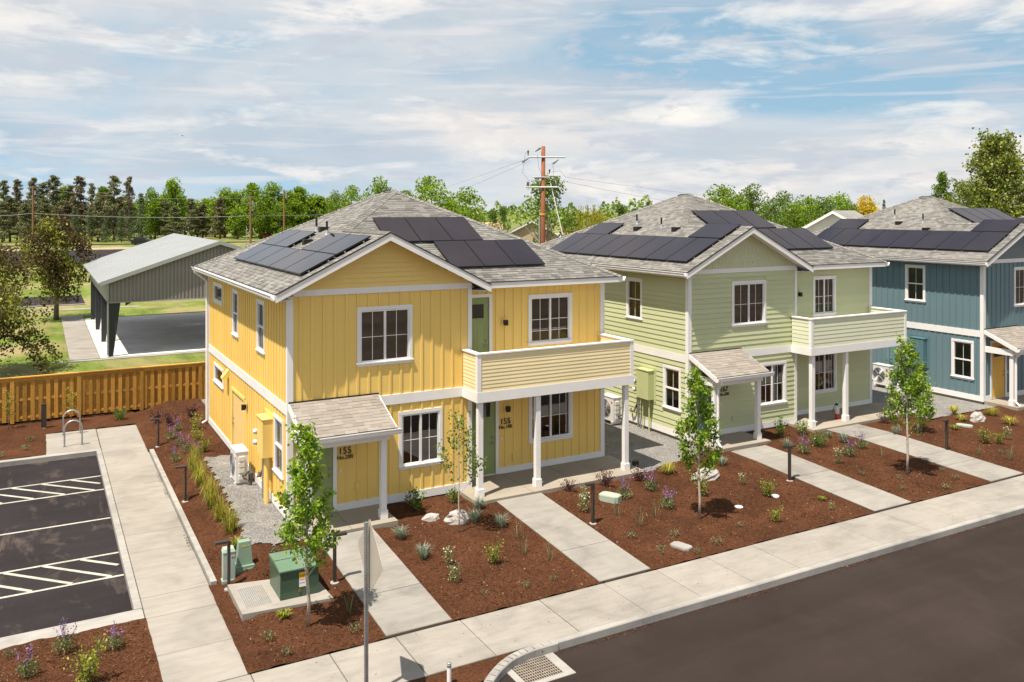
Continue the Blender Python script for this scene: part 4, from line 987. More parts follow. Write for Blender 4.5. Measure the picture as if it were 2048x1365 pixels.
def lobed_points(n, h, r, z0, lobes, shell=.45):
    """points through the volume of a crown made of many overlapping clumps"""
    C = []; per = max(1, n//lobes)
    for i in range(lobes):
        t = random.random(); z = z0+(h-z0)*t; prof = math.sin(math.pi*min(1, (t*.86+.1)))**.8
        a = random.uniform(0, 6.283); rr = r*prof*math.sqrt(random.random())*.82; rad = r*random.uniform(.2, .42)
        p = rng.normal(size=(per, 3)); p /= np.linalg.norm(p, axis=1)[:, None]; p *= (rad*(shell+(1-shell)*rng.uniform(0, 1, per)**.5))[:, None]; p[:, 2] *= .8
        C.append(p+np.array([rr*math.cos(a), rr*math.sin(a), z]))
    return np.concatenate(C)
def crown_tree(name, pts, leaf, lmat, bmat, h, tr, label, cat, limbs=7, aspect=.7, up=None, toneby=None):
    root = empty(name); tag(root, label, cat)
    b = MB(); b.tube([(0, 0, 0), (.02*h*.3, 0, h*.3), (0, .01*h, h*.62), (0, 0, h*.9)], [tr, tr*.75, tr*.45, .02], 7)
    for i in range(limbs):
        a = i*2.4; z = h*random.uniform(.22, .55); L = h*random.uniform(.16, .3)
        b.tube([(0, 0, z), (math.cos(a)*L*.5, math.sin(a)*L*.5, z+L*.45), (math.cos(a)*L, math.sin(a)*L, z+L*1.0)], [tr*.4, tr*.28, .015], 5, cap=False)
    b.build('trunk', bmat, root, True)
    V, F = leaf_quads(pts, leaf, aspect=aspect, up=up)
    t = np.clip(.42+rng.normal(0, .22, len(pts)) if toneby is None else toneby(pts), 0, 1)
    big_mesh('crown', V, F, lmat, t, root); return root
def pine_points(n, h, r, z0, lobes=34, clump=.3):
    """ragged pine: flattened needle clumps on uneven branches, thinning to a broken top"""
    C = []; per = max(4, n//lobes)
    for i in range(lobes):
        t = ((i+random.uniform(-.8, .8))/lobes); t = min(.99, max(0, t)); z = z0+(h-z0)*t; env = r*(1-t)**.62*random.uniform(.35, 1.12)+.12*r
        a = random.uniform(0, 6.283); rr = env*random.uniform(.25, .85); q = rng.normal(size=(per, 3)); q /= np.linalg.norm(q, axis=1)[:, None]; q *= (rng.uniform(.3, 1, per)*(r*clump*(1-.5*t)+.15))[:, None]; q[:, 2] *= .55
        C.append(q+np.array([rr*math.cos(a), rr*math.sin(a), z+.12*rr]))
        u = rng.uniform(0, 1, per//4); C.append(np.stack([np.cos(a)*rr*u, np.sin(a)*rr*u, z-.1*rr+.2*rr*u], 1)+rng.normal(0, .12, (per//4, 3)))
    return np.concatenate(C)
def conifer_points(n, h, r, z0, whorls, rag=.25):
    C = []; per = max(2, n//(whorls*7))
    for i in range(whorls):
        t = (i+random.uniform(0, .6))/whorls; z = z0+(h-z0)*t; R0 = r*(1-t)**.85*(1+random.uniform(-rag, rag))+.06*r
        for k in range(7):
            a = random.uniform(0, 6.283); L = R0*random.uniform(.65, 1.1); u = rng.uniform(.1, 1, per)
            p = np.stack([np.cos(a)*L*u, np.sin(a)*L*u, z-u*L*.28+u*u*L*.1], 1); C.append(p+rng.normal(0, .05*r+.06, (per, 3))*np.array([1, 1, .7]))
    return np.concatenate(C)
# ------------------------------------------------------------------ labels that single things out
NUMW = ['', 'second', 'third', 'fourth', 'fifth', 'sixth', 'seventh', 'eighth', 'ninth', 'tenth', 'eleventh', 'twelfth', 'thirteenth', 'fourteenth', 'fifteenth', 'sixteenth', 'seventeenth', 'eighteenth', 'nineteenth', 'twentieth']
def order_word(i, n):
    if n == 1: return ''
    if n == 2: return ('left one', 'right one')[i]
    if i == 0: return 'leftmost'
    if i == n-1: return 'rightmost'
    return NUMW[i]+' from left' if i <= n//2 else NUMW[n-1-i]+' from right'
def label_row(objs, desc, where):
    objs = sorted(objs, key=lambda o: project(o.location.x, o.location.y)[0])
    for i, o in enumerate(objs):
        w = order_word(i, len(objs)); o['label'] = desc+(', '+w if w else '')+' '+where
def bed_of(x, y):
    if x < -3.6 and y < 5: return 'in mulch bed at bottom left corner'
    if x < -2.3: return 'in mulch along the wooden fence'
    if x < .3 and y > -1.7: return 'in mulch strip left of yellow house'
    if x < .3: return 'in corner bed around green transformer'
    if x < 5.4: return 'in bed between yellow house paths'
    if x < 14.6: return 'in bed between yellow and green houses'
    if x < 20: return 'in bed between green house paths'
    return 'in bed before the blue house'
def plant_out(proto, spots, desc, group, zf=None, smin=.8, smax=1.2):
    """the prototype itself takes the first spot; labels per bed, counted from the left"""
    objs = []
    for i, s in enumerate(spots):
        o = proto if i == 0 else copy_tree(proto)
        k = s[2] if len(s) > 2 else random.uniform(smin, smax)
        o.location = (s[0], s[1], float(zg(s[0], s[1]))-.01 if zf is None else zf); o.rotation_euler = (0, 0, random.uniform(0, 6.28)); o.scale = (k, k, k*random.uniform(.92, 1.1))
        o['group'] = group; objs.append(o)
    beds = {}
    for o in objs: beds.setdefault(bed_of(o.location.x, o.location.y), []).append(o)
    for w, l in beds.items(): label_row(l, desc, w)
    return objs
# ------------------------------------------------------------------ young street trees
def young(name, loc, h, seed, label, **kw):
    random.seed(seed); global rng; rng = np.random.default_rng(seed)
    t = limb_tree(name, h, kw.get('tr', .035), kw.get('limbs', 22), kw.get('z0', .95), kw.get('reach', .85), kw.get('rise', 1.15), kw.get('n', 2300), kw.get('leaf', .085), kw.get('lm', L_maple), kw.get('bm', paleb), label, 'tree', 'young trees in the front beds',
                  taper=kw.get('taper', .8), spread=kw.get('spread', .1), lean=kw.get('lean', (0, 0)), tips=kw.get('tips', 1), sparse=kw.get('sparse', .1))
    t.location = (loc[0], loc[1], float(zg(*loc))); return t
young('street_tree', (-.9, -5.12), 4.1, 11, 'young leafy tree beside the green transformer', lean=(-.12, 0), n=3000, reach=.7, limbs=26, rise=1.35, spread=.08)
young('street_tree', (3.64, -2.57), 3.05, 12, 'sparse thin sapling before the yellow house front windows', n=620, lm=L_maple2, leaf=.075, tr=.02, reach=.75, limbs=15, rise=1.3, sparse=.3, spread=.085, z0=.9)
young('street_tree', (9.84, -4.5), 4.1, 13, 'young leafy tree with pale trunk between yellow and green houses', n=2900, reach=.68, limbs=26, lean=(-.12, 0), rise=1.3, spread=.075)
young('street_tree', (18.17, -4.66), 4.3, 14, 'young tree between the green house paths, dark shadow at its foot', n=3300, reach=.85, limbs=28, z0=1.15, spread=.09)
young('street_tree', (22.27, -2.11), 2.3, 15, 'small tree half hidden behind the right-hand street tree', n=900, reach=.6, limbs=14, z0=.9)
random.seed(21); rng = np.random.default_rng(21)
# ------------------------------------------------------------------ garden plants
def plant(name, parts, label='plant', cat='plant'):
    """first part is the plant itself, the others its children"""
    root = None
    for nm, V, F, T, m in parts:
        o = big_mesh(name if root is None else nm, V, F, m, T, root)
        if root is None: root = tag(o, label, cat)
        else: o['kind'] = 'stuff'
    return root
def cl(n, r, h, z0=.02, bias=.8):
    p = rng.normal(size=(n, 3)); p /= np.linalg.norm(p, axis=1)[:, None]; p *= rng.uniform(0, 1, n)[:, None]**(1/3.)**bias
    return np.stack([p[:, 0]*r, p[:, 1]*r, z0+(p[:, 2]*.5+.5)*h], 1)
L_lav = M_leaf('lavender_leaf', [(0, (.05, .075, .025)), (.5, (.14, .18, .07)), (1, (.28, .31, .14))], .25)
F_lav = M_leaf('lavender_flower', [(0, (.11, .055, .16)), (.5, (.25, .13, .32)), (1, (.45, .29, .5))], .2)
L_yg = M_leaf('yellow_green_leaf', [(0, (.08, .11, .01)), (.5, (.22, .25, .025)), (1, (.42, .42, .07))], .35)
L_burg = M_leaf('burgundy_leaf', [(0, (.018, .004, .007)), (.5, (.055, .011, .02)), (1, (.14, .03, .048))], .3)
L_fesc = M_leaf('blue_fescue_blade', [(0, (.08, .12, .1)), (.5, (.19, .26, .21)), (1, (.38, .44, .34))], .2)
L_carex = M_leaf('golden_sedge_blade', [(0, (.13, .12, .015)), (.5, (.32, .29, .04)), (1, (.5, .45, .12))], .3)
L_reed = M_leaf('feather_reed_blade', [(0, (.11, .125, .012)), (.5, (.28, .28, .04)), (1, (.5, .44, .12))], .3)
L_bush = M_leaf('glossy_bush_leaf', [(0, (0.032, 0.075, 0.0084)), (.5, (0.088, 0.18, 0.0168)), (1, (0.256, 0.36, 0.035))], .25, .35)
F_white = M_leaf('white_flower', [(0, (.3, .3, .18)), (1, (.6, .6, .45))], .2)
L_pale = M_leaf('grey_green_leaf', [(0, (.07, .085, .04)), (.5, (.16, .18, .09)), (1, (.3, .31, .18))], .25)
def lavender():
    V, F = leaf_quads(cl(300, .2, .26), .05, aspect=.35, up=.4); T = rng.uniform(0, 1, len(F))
    pts = []; st = []
    for i in range(15):
        a = random.uniform(0, 6.28); l = random.uniform(.02, .26); h = random.uniform(.3, .52); n = 9; u = np.linspace(.55, 1, n)
        pts.append(np.stack([np.cos(a)*l*u, np.sin(a)*l*u, .05+h*u], 1)+rng.normal(0, .008, (n, 3)))
    V2, F2 = leaf_quads(np.concatenate(pts), .035, aspect=.7); V3, F3 = blades(22, .42, .2, 0, .006, .08)
    a, b, c = merge([(V, F, T), (V3, F3, .3)])
    return plant('lavender', [('foliage', a, b, c, L_lav), ('flower_spikes', V2, F2, rng.uniform(0, 1, len(F2)), F_lav)])
plant_out(lavender(), [(-5.21, -3.76, 1.15), (-4.37, -4.07, 1.0), (-5.79, -4.38, 1.0), (-1.15, 11.38, .9), (-1.49, 10.7, 1.05), (-1.34, 9.58, .9), (-1.25, 8.39, 1.05), (-1.02, 7.72, .95), (-1.7, 7.88, 1.0), (8.84, -2.49, 1.15), (9.9, -2.36, 1.2), (9.51, -3.55, 1.2), (16.65, -1.88, 1.2), (17.88, -2.7, 1.3), (18.98, -2.32, 1.15)], 'purple flowering lavender', 'lavender clumps')
def shrub(name, n, r, h, leaf, mat, stems=9, cat='shrub'):
    pts = []; sv = MB()
    for i in range(stems):
        a = random.uniform(0, 6.28); l = r*math.sqrt(random.random()); hh = h*random.uniform(.55, 1.05); m = n//stems; u = rng.uniform(.12, 1, m)
        pts.append(np.stack([np.cos(a)*l*u, np.sin(a)*l*u, hh*u], 1)+rng.normal(0, r*.14, (m, 3)))
        sv.tube([(0, 0, -.02), (math.cos(a)*l, math.sin(a)*l, hh)], [.008, .003], 4, cap=False)
    C = np.concatenate(pts); C[:, 2] = np.maximum(C[:, 2], .015); V, F = leaf_quads(C, leaf, aspect=.6)
    o = plant(name, [('foliage', V, F, rng.uniform(0, 1, len(F)), mat)], cat=cat); sv.build('stems', barkm, o); return o
plant_out(shrub('spirea_shrub', 420, .3, .55, .05, L_yg, 12), [(-4.89, -5.14, 1.35), (-.59, 11.01), (-.76, 9.28), (-.77, 7.84), (3.68, -4.34, 1.0), (11.09, -3.22, 1.15), (11.62, -5.46, .85), (23.63, -3.8, 1.1), (24.05, -3.98, .95), (12.75, -4.1, .95)], 'upright yellow-green shrub', 'yellow-green shrubs')
def reed():
    a, b = blades(120, .85, .5, 0, .014, .1, 1.3); c, d = blades(60, 1.0, .25, 0, .01, .08, .2)
    V, F, T = merge([(a, b, rng.uniform(0, .8, len(b))), (c, d, rng.uniform(.4, 1, len(d)))]); return plant('ornamental_grass', [('blades', V, F, T, L_reed)], cat='grass')
plant_out(reed(), [(-1.4, 6.3, .72), (-1.42, 4.75, .8), (-1.36, 3.65, .72), (-1.46, 2.6, .85), (-1.43, 1.5, .75), (-1.38, .35, .9), (-1.2, 7.2, .65), (-1.4, 5.55, .7)], 'tall yellow-green ornamental grass clump', 'ornamental grasses beside the gravel')
plant_out(shrub('barberry_bush', 420, .27, .42, .04, L_burg, 14), [(-1.63, 13.62, 1.2), (-1.29, 12.62, 1.35), (-.42, 13.21, 1.2), (7.66, -1.41, 1.0), (8.87, -1.52, 1.2), (10.07, -1.65, 1.15), (24.52, -1.01, 1.0), (22.38, -.65, 1.1)], 'dark burgundy barberry bush', 'burgundy bushes')
def tuft(name, n, h, sp, w, mat, cat='grass', droop=.6):
    V, F = blades(n, h, sp, 0, w, .05, droop); return plant(name, [('blades', V, F, rng.uniform(0, 1, len(F)), mat)], cat=cat)
plant_out(tuft('blue_fescue', 130, .34, .24, .009, L_fesc), [(2.21, -2.24, 1.1), (2.33, -3.42, 1.15), (4.79, -1.42, 1.1), (4.31, -2.13, 1.1), (4.77, -2.7, 1.15), (13.31, -1.65), (16.54, -1.26), (18.81, -1.05), (18.86, -1.67, 1.2), (21.41, -1.83, 1.1)], 'blue-grey fescue grass tuft', 'blue fescue tufts')
plant_out(tuft('golden_sedge', 140, .36, .34, .012, L_carex, droop=1.3), [(11.24, -1.5, 1.2), (26.15, -.92), (25.4, -1.72), (27.19, -1.82, 1.2), (26.7, -2.81, 1.1)], 'golden arching sedge clump', 'golden sedges')
def flower():
    C = cl(190, .15, .38); V, F = leaf_quads(C, .045, aspect=.5, up=.3); p = cl(26, .16, .16, .32); V2, F2 = leaf_quads(p, .04, aspect=.9)
    return plant('flowering_plant', [('foliage', V, F, rng.uniform(0, 1, len(F)), L_lav), ('flowers', V2, F2, rng.uniform(0, 1, len(F2)), F_white)])
plant_out(flower(), [(2.71, -3.97, 1.0), (2.46, -4.81, 1.1), (7.77, -2.05, .9), (7.27, -2.79, 1.2), (16.96, -3.04, 1.15), (24.75, -3.89, 1.1), (12.7, -3.12, .8), (13.68, -5.57, .6)], 'small plant with white flowers', 'white flowering plants')
plant_out(tuft('sparse_grass', 16, .45, .22, .008, L_pale, droop=.4), [(4.87, -3.38), (4.57, -4.24), (4.96, -4.83), (7.96, -3.39, 1.1), (8.1, -4.18, 1.2), (8.85, -3.88), (-.01, -5.02, 1.2), (18.93, -3.15), (22.18, -4.43), (22.67, -5.2)], 'thin sparse grass sprig', 'sparse grass sprigs')
def tiny():
    V, F = leaf_quads(cl(70, .11, .14), .045, aspect=.35, up=.5); return plant('groundcover_seedling', [('foliage', V, F, rng.uniform(0, 1, len(F)), L_pale)])
plant_out(tiny(), [(2.85, -5.55), (3.81, -5.65), (4.55, -5.63), (7.5, -4.65, 1.3), (8.53, -5.05, 1.3), (7.65, -5.61, 1.2), (9.2, -5.87, 1.4), (10.56, -5.3), (-1.73, -5.25, 1.3), (-1.56, -5.94, 1.1), (-.14, -5.75, 1.2), (13.5, -3.64), (16.76, -4.09), (17.59, -4.82), (19.48, -4.92), (19.24, -5.56, 1.2), (18.25, -5.93, 1.3), (16.93, -5.4), (23.09, -4.68), (-5.91, 13.53, 1.5), (-6.01, 12.29, 1.5), (-6.76, 11.69, 1.4), (-6.11, -3.45), (8.44, -6.0), (-.74, -1.7, 1.2)], 'tiny grey-green seedling', 'small seedlings', smin=.9, smax=1.2)
plant_out(tuft('green_rosette', 60, .18, .2, .02, L_yg, cat='plant', droop=.8), [(-1.26, -4.62, 1.1), (-1.42, -.57, 1.3), (24.1, -2.31, 1.2), (14.0, -4.95, .8)], 'low bright green rosette plant', 'green rosettes')
plant_out(shrub('rounded_bush', 900, .36, .42, .045, L_bush, 40), [(-2.8, 15.53, .95), (17.7, -1.55, 1.15)], 'rounded dark green bush', 'rounded bushes')
plant_out(shrub('broadleaf_shrub', 260, .34, .6, .075, L_bush, 12), [(3.24, -.7, 1.1), (4.33, -.76, .8), (17.61, .02, 1.0), (18.42, -.22, .9)], 'glossy broadleaf shrub against the house wall', 'broadleaf shrubs')
plant_out(limb_tree('sapling', 1.5, .012, 10, .3, .3, 1.4, 180, .06, L_yg, barkm, 'sapling', 'sapling', spread=.05), [(-6.64, 15.95, 1.0), (-4.52, 15.81, .95)], 'thin upright sapling', 'saplings')
# boulders
def boulder(loc, sx, sy, sz, label, seed):
    r = np.random.default_rng(seed); b = MB(); n, k = 9, 6; pr = []
    for i in range(k):
        t = i/(k-1)
        for j in range(n):
            a = 2*math.pi*j/n; rad = (math.sin(math.pi*(.5+t*.48))**.35)*(1+r.uniform(-.16, .16)); b.v.append((math.cos(a)*rad*sx, math.sin(a)*rad*sy, -.08+t*sz*(1+r.uniform(-.08, .08))))
    for i in range(k-1):
        for j in range(n): b.f.append((i*n+j, i*n+(j+1) % n, (i+1)*n+(j+1) % n, (i+1)*n+j))
    b.f.append(tuple((k-1)*n+j for j in range(n))); o = b.build('boulder', rockm); o.location = (loc[0], loc[1], float(zg(*loc))); tag(o, label, 'boulder', 'landscape boulders')
boulder((3.36, -1.5), .28, .17, .22, 'smaller grey boulder left of the thin sapling', 1)
boulder((3.9, -1.9), .36, .26, .36, 'larger pale boulder just behind the thin sapling', 2)
boulder((12.1, -2.2), .55, .3, .34, 'flat pinkish boulder behind the tree between yellow and green houses', 3)
boulder((26.04, -1.95), .4, .22, .4, 'pale leaning boulder in bed before the blue house', 4)
# ------------------------------------------------------------------ site furniture
def path_light(x, y, hx, h, label, head=True):
    z = float(zg(x, y)); r = empty('path_light' if head else 'bollard', (x, y, z)); tag(r, label, 'path light' if head else 'bollard', 'dark bronze path lights' if head else None)
    b = MB()
    if head: b.box(-.03, .03, -.04, .04, -.1, h); b.build('post', dark, r); b = MB(); b.box(min(-.03, hx), max(.03, hx), -.055, .055, h, h+.05); b.build('lamp_head', dark, r)
    else: b.box(-.09, .09, -.07, .07, -.1, h); b.build('post', dark, r); b = MB(); b.box(-.1, .1, -.08, .08, h, h+.02); b.build('cap', dark, r)
    b = MB(); b.lathe([(.1, -.05), (.1, .01), (.04, .02)], (0, 0, 0), 10); b.build('footing', conc3, r)
path_light(-5.46, 15.47, 0, .9, 'dark square bollard in front of the wooden fence', False)
path_light(-1.94, 10.34, -.26, .95, 'bronze path light farthest along the strip left of yellow house')
path_light(-1.95, 3.89, -.28, .98, 'bronze path light midway along the grasses left of yellow house')
path_light(-1.96, -2.56, -.3, 1.03, 'bronze path light in front of the pale utility pedestals')
path_light(.09, -3.66, .27, 1.02, 'bronze path light between green transformer and first path')
path_light(7.07, -3.51, -.22, 1.02, 'bronze path light right of the second yellow house path')
path_light(14.29, -3.48, .2, 1.02, 'bronze path light left of the green house entry path')
path_light(21.53, -3.72, -.16, 1.02, 'bronze path light right of the rightmost green house path')
# bike racks
def bike_rack(y, label):
    r = empty('bike_rack', (-4.55, y, -.4)); tag(r, label, 'bike rack', 'hoop bike racks'); b = MB()
    w = .28; pts = [(-w, 0, 0), (-w, 0, .62)]+[(-w*math.cos(t), 0, .62+w*math.sin(t)) for t in np.linspace(.2, math.pi-.2, 9)]+[(w, 0, .62), (w, 0, 0)]
    b.tube(pts, .028, 10); b.build('hoop', galv, r, True)
    for x in (-w, w): b = MB(); b.lathe([(.06, 0), (.06, .012)], (x, 0, 0), 12); b.build('flange', galv, r)
bike_rack(12.2, 'nearer steel hoop bike rack on the concrete pad'); bike_rack(14.0, 'farther steel hoop bike rack, nearest the wooden fence')
# transformer on its pad
tg = M('transformer_green', (.045, .085, .05), .38, .1, 2, .04, coat=.2)
r = empty('transformer', (-.78, -3.5, -.2)); tag(r, 'dark green electrical transformer box on concrete pad', 'transformer')
b = MB(); b.add([(-.4, -.47, 0), (.42, -.47, 0), (.42, .45, 0), (-.4, .45, 0), (-.4, -.47, .6), (.42, -.47, .6), (.42, .45, .66), (-.4, .45, .66)], [(0,1,5,4),(1,2,6,5),(2,3,7,6),(3,0,4,7)]); b.build('cabinet', tg, r)
b = MB(); b.prism([(-.42, -.5, .6), (-.42, .02, .665), (-.42, .47, .655), (-.42, .47, .62), (-.42, -.5, .57)], (.86, 0, 0)); lid = b.build('lid', M('transformer_lid', (.11, .19, .125), .4, .1, 2, .04), r)
pbox('lid_seam', -.425, .445, -.02, -.012, .66, .668, black, lid)
pbox('base_skirt', -.405, .425, -.48, -.471, 0, .12, tg, r)
b = MB(); b.box(-.02, .02, -.5, -.48, .1, .16); b.build('padlock', M('brass', (.35, .2, .06), .4, metal=.7), r)
b = MB(); b.box(0, .2, -.4725, -.4715, .37, .5); wl = b.build('warning_label', M('label_yellow', (.75, .4, .01), .6, .03), r)
o = bpy.data.objects.new('label_text', text_mesh('IVPH', .075, M('label_ink', (.08, .03, .01), .7), .0005)); o.location = (.1, -.4735, .395); o.rotation_euler = (R(90), 0, 0); link(o, wl)
b = MB(); b.box(0, .2, -.4725, -.4715, .19, .368); w2 = b.build('info_label', M('label_white', (.75, .73, .72), .6, .03), r)
for z in (.335, .265): pbox('label_line', .015, .12, -.4735, -.4726, z, z+.012, M('label_red', (.35, .03, .02), .6), w2)
b = MB()
b.add([(-2.0, -2.62, -.45), (-2.0, -4.2, -.45), (-.16, -4.36, -.45), (-.22, -3.0, -.45), (-1.2, -2.8, -.45), (-2.0, -2.62, -.215), (-2.0, -4.2, -.215), (-.16, -4.36, -.215), (-.22, -3.0, -.205), (-1.2, -2.8, -.205)],
      [(0,1,6,5),(1,2,7,6),(2,3,8,7),(3,4,9,8),(4,0,5,9),(5,6,7,8,9)]); pad = b.build('transformer_pad', conc); tag(pad, 'pale concrete pad with ribbed vault cover under the transformer', 'pad')
pbox('vault_cover', -1.88, -1.34, -3.98, -2.98, -.22, -.209, M('ribbed_steel', (.3, .28, .26), .5, .1), pad)
for k in range(13): pbox('rib', -1.86+k*.0405, -1.845+k*.0405, -3.96, -3.0, -.209, -.203, galv, pad)
pg = M('pedestal_green', (.33, .4, .34), .5, .08, 2, .03); pg2 = M('pedestal_darker_green', (.2, .285, .21), .5, .08, 2, .03)
r = empty('utility_pedestal', (-1.88, -2.1, -.36)); tag(r, 'slim pale grey-green utility pedestal behind the path light', 'utility box')
b = MB(); b.box(-.13, .13, -.09, .09, 0, .68); b.build('housing', pg, r); b = MB(); b.prism([(-.14, -.1, .68), (.14, -.1, .68), (.11, -.07, .75), (-.11, -.07, .75)], (0, .2, 0)); b.build('cap', pg, r); b = MB(); b.box(-.15, .15, -.11, .11, -.05, .06); b.build('base', pg, r); pbox('tag', .05, .13, -.0925, -.0905, .54, .56, MATS['label_red'], r)
r = empty('utility_pedestal', (-1.5, -1.9, -.3)); tag(r, 'tapered green utility pedestal with yellow lettering', 'utility box')
b = MB(); b.add([(-.17, -.13, .2), (.17, -.13, .2), (.17, .13, .2), (-.17, .13, .2), (-.13, -.1, .72), (.13, -.1, .72), (.13, .1, .72), (-.13, .1, .72)], [(0,1,5,4),(1,2,6,5),(2,3,7,6),(3,0,4,7),(4,5,6,7)]); b.build('housing', pg2, r)
b = MB(); b.prism([(-.24, -.2, 0), (.24, -.2, 0), (.2, -.2, .2), (-.2, -.2, .2)], (0, .36, 0)); b.build('base', pg2, r); b = MB(); b.box(-.25, .25, -.22, .18, .11, .14); b.build('flange', pg2, r)
b = MB(); b.box(-.025, .025, -.25, -.22, .06, .15); b.build('padlock', MATS['brass'], r)
o = bpy.data.objects.new('pedestal_number', text_mesh('1206 A', .065, M('stencil_yellow', (.7, .5, .03), .6), .0008)); o.location = (0, -.112, .61); o.rotation_euler = (R(90-4), 0, 0); link(o, r)
# valve boxes and lids
def valve_box(x, y, w, l, h, rz, m, label):
    b = MB(); c = .08; P = [(-w, -l+c), (-w+c, -l), (w-c, -l), (w, -l+c), (w, l-c), (w-c, l), (-w+c, l), (-w, l-c)]; b.prism([(p, q, -.1) for p, q in P], (0, 0, .1+h)); o = b.build('valve_box', m); o.location = (x, y, float(zg(x, y))); o.rotation_euler = (0, 0, rz); tag(o, label, 'valve box')
    b = MB(); b.prism([(p*.9, q*.94, h) for p, q in P], (0, 0, .012)); b.build('lid', m, o)
vg = M('valve_green', (.35, .4, .33), .6, .1)
valve_box(8.42, -2.4, .2, .3, .14, .5, vg, 'raised pale green irrigation valve box between yellow and green houses')
valve_box(8.32, -5.55, .17, .27, .03, .3, conc3, 'flush pale concrete valve lid near the sidewalk')
valve_box(24.82, -2.22, .16, .28, .05, .4, vg, 'low pale valve box in bed before the blue house')
for (x, y, l) in ((12.97, -4.16, 'round white stepping disc in mulch, right one, near the shrub'), (11.41, -4.32, 'round pale disc in mulch beside the tree shadow')):
    b = MB(); b.lathe([(.12, -.03), (.12, .015), (.1, .025)], (0, 0, 0), 14); o = b.build('drain_cap', white); o.location = (x, y, float(zg(x, y))); tag(o, l, 'drain cap')
# heat pumps
acw = M('appliance_white', (.66, .64, .62), .45, .05, 2, .03)
def heat_pump(x, y, label, rz=0):
    r = empty('heat_pump', (x, y, -.06), rz); tag(r, label, 'heat pump', 'outdoor heat pump units')
    b = MB(); b.box(-.17, .17, -.42, .42, .1, .98); b.build('cabinet', acw, r); b = MB(); b.box(-.185, .185, -.435, .435, .98, 1.01); b.build('lid', acw, r)
    b = MB(); b.box(-.2, .2, -.36, -.28, 0, .1); b.box(-.2, .2, .28, .36, 0, .1); b.build('feet', acw, r)
    g = MB()
    for k in range(7):
        rr = .06+k*.045; pts = [(-.182, .1+rr*math.cos(t), .54+rr*math.sin(t)) for t in np.linspace(0, 6.283, 25)]; g.tube(pts, .006, 4, cap=False)
    for k in range(8): a = k*math.pi/4; g.tube([(-.182, .1+.05*math.cos(a), .54+.05*math.sin(a)), (-.182, .1+.33*math.cos(a), .54+.33*math.sin(a))], .005, 4)
    g.build('fan_grille', galv, r); b = MB(); b.add([(-.1715, .1+.31*math.cos(t), .54+.31*math.sin(t)) for t in np.linspace(0, 6.283, 24, endpoint=False)], [tuple(range(24))[::-1]]); b.build('fan_opening', M('fan_dark', (.09, .08, .075), .7), r)
    for z in (.74, .56, .4, .2): pbox('valve_cover', -.1, .06, -.46, -.421, z, z+.12, acw, r)
    b = MB(); b.lathe([(.04, 0), (.04, .004)], (0, 0, 0), 12); o = b.build('badge', M('badge_red', (.5, .03, .02), .5), r); o.rotation_euler = (0, R(-90), 0); o.location = (-.171, -.3, .8)
    b = MB(); b.tube([(.0, -.44, .3), (.05, -.6, .36), (.15, -.7, .5), (.2, -.75, .45), (.22, -.6, .05)], .03, 6); b.tube([(.02, -.44, .24), (.12, -.62, .2), (.2, -.66, .02)], .018, 6); b.build('refrigerant_pipe', MATS['pipe_wrap'], r)
heat_pump(-.42, 4.05, 'white heat pump unit on gravel beside the yellow house'); heat_pump(13.45, 4.6, 'white heat pump unit beside the green house wall'); heat_pump(28.2, 3.9, 'white heat pump unit beside the blue house wall')
# extinguisher
r = empty('fire_extinguisher', (21.05, .45, .04)); tag(r, 'white and red fire extinguisher standing on the green house porch', 'fire extinguisher')
b = MB(); b.lathe([(.08, 0), (.085, .02), (.085, .2)], n=14); b.build('lower_shell', M('extinguisher_red', (.55, .03, .025), .35), r, True)
b = MB(); b.lathe([(.0855, .2), (.0855, .42), (.06, .49), (.03, .51)], n=14); b.build('upper_shell', acw, r, True); b = MB(); b.box(-.02, .02, -.03, .08, .51, .58); b.build('valve', black, r); b = MB(); b.tube([(0, 0, .55), (-.12, 0, .58), (-.22, 0, .4), (-.24, 0, .25)], .012, 6); b.build('hose', black, r)
b = MB(); b.lathe([(.1, 0), (.11, .2), (.09, .21)], n=12); o = b.build('downspout_cover', black); o.location = (10.75, -.5, -.05); tag(o, 'small black pot-shaped drain cover beside the right porch post', 'drain cover')
# diamond road sign seen from behind
r = empty('road_sign', (-.62, -7.95, -.43)); tag(r, 'diamond road sign seen from behind on a perforated steel post', 'road sign')
b = MB(); s = .646; c = 2.47; rc = .06
pts = []
for (cx, cz, dx, dz) in ((0, c-s, 1, 1), (s, c, -1, 1), (0, c+s, -1, -1), (-s, c, 1, -1)): pts += [(cx, cz)]
P2 = []
for i in range(4):
    p0, p1, p2 = pts[i-1], pts[i], pts[(i+1) % 4]; t = .055
    P2 += [(p1[0]+(p0[0]-p1[0])*t, p1[1]+(p0[1]-p1[1])*t), (p1[0]+(p0[0]-p1[0])*t*.3+(p2[0]-p1[0])*t*.3, p1[1]+(p0[1]-p1[1])*t*.3+(p2[1]-p1[1])*t*.3), (p1[0]+(p2[0]-p1[0])*t, p1[1]+(p2[1]-p1[1])*t)]
b.prism([(0, y, z) for y, z in P2], (.004, 0, 0)); b.build('sign_panel', alum, r)
b = MB(); w = .03; x0 = -.065; b.box(x0-.03, x0+.03, -w, w, -.5, c+s-.06); p = b.build('post', galv, r)
hole = M('post_hole', (.03, .03, .03), .8)
for k in range(112):
    z = .05+k*.0265
    if z > c+s-.1: break
    pbox('post_hole', x0-.0312, x0-.0302, -.0055, .0055, z, z+.011, hole, p)
    if k % 1 == 0: pbox('post_hole', x0-.0055, x0+.0055, -w-.0012, -w-.0002, z, z+.011, hole, p)
for z in (c-.35, c+.35): b = MB(); b.tube([(x0-.045, 0, z), (.01, 0, z)], .012, 6); b.build('bolt', galv, r)
r = empty('marker_post', (.77, -8.2, -.43)); tag(r, 'short white marker post in the mulch by the kerb', 'marker post')
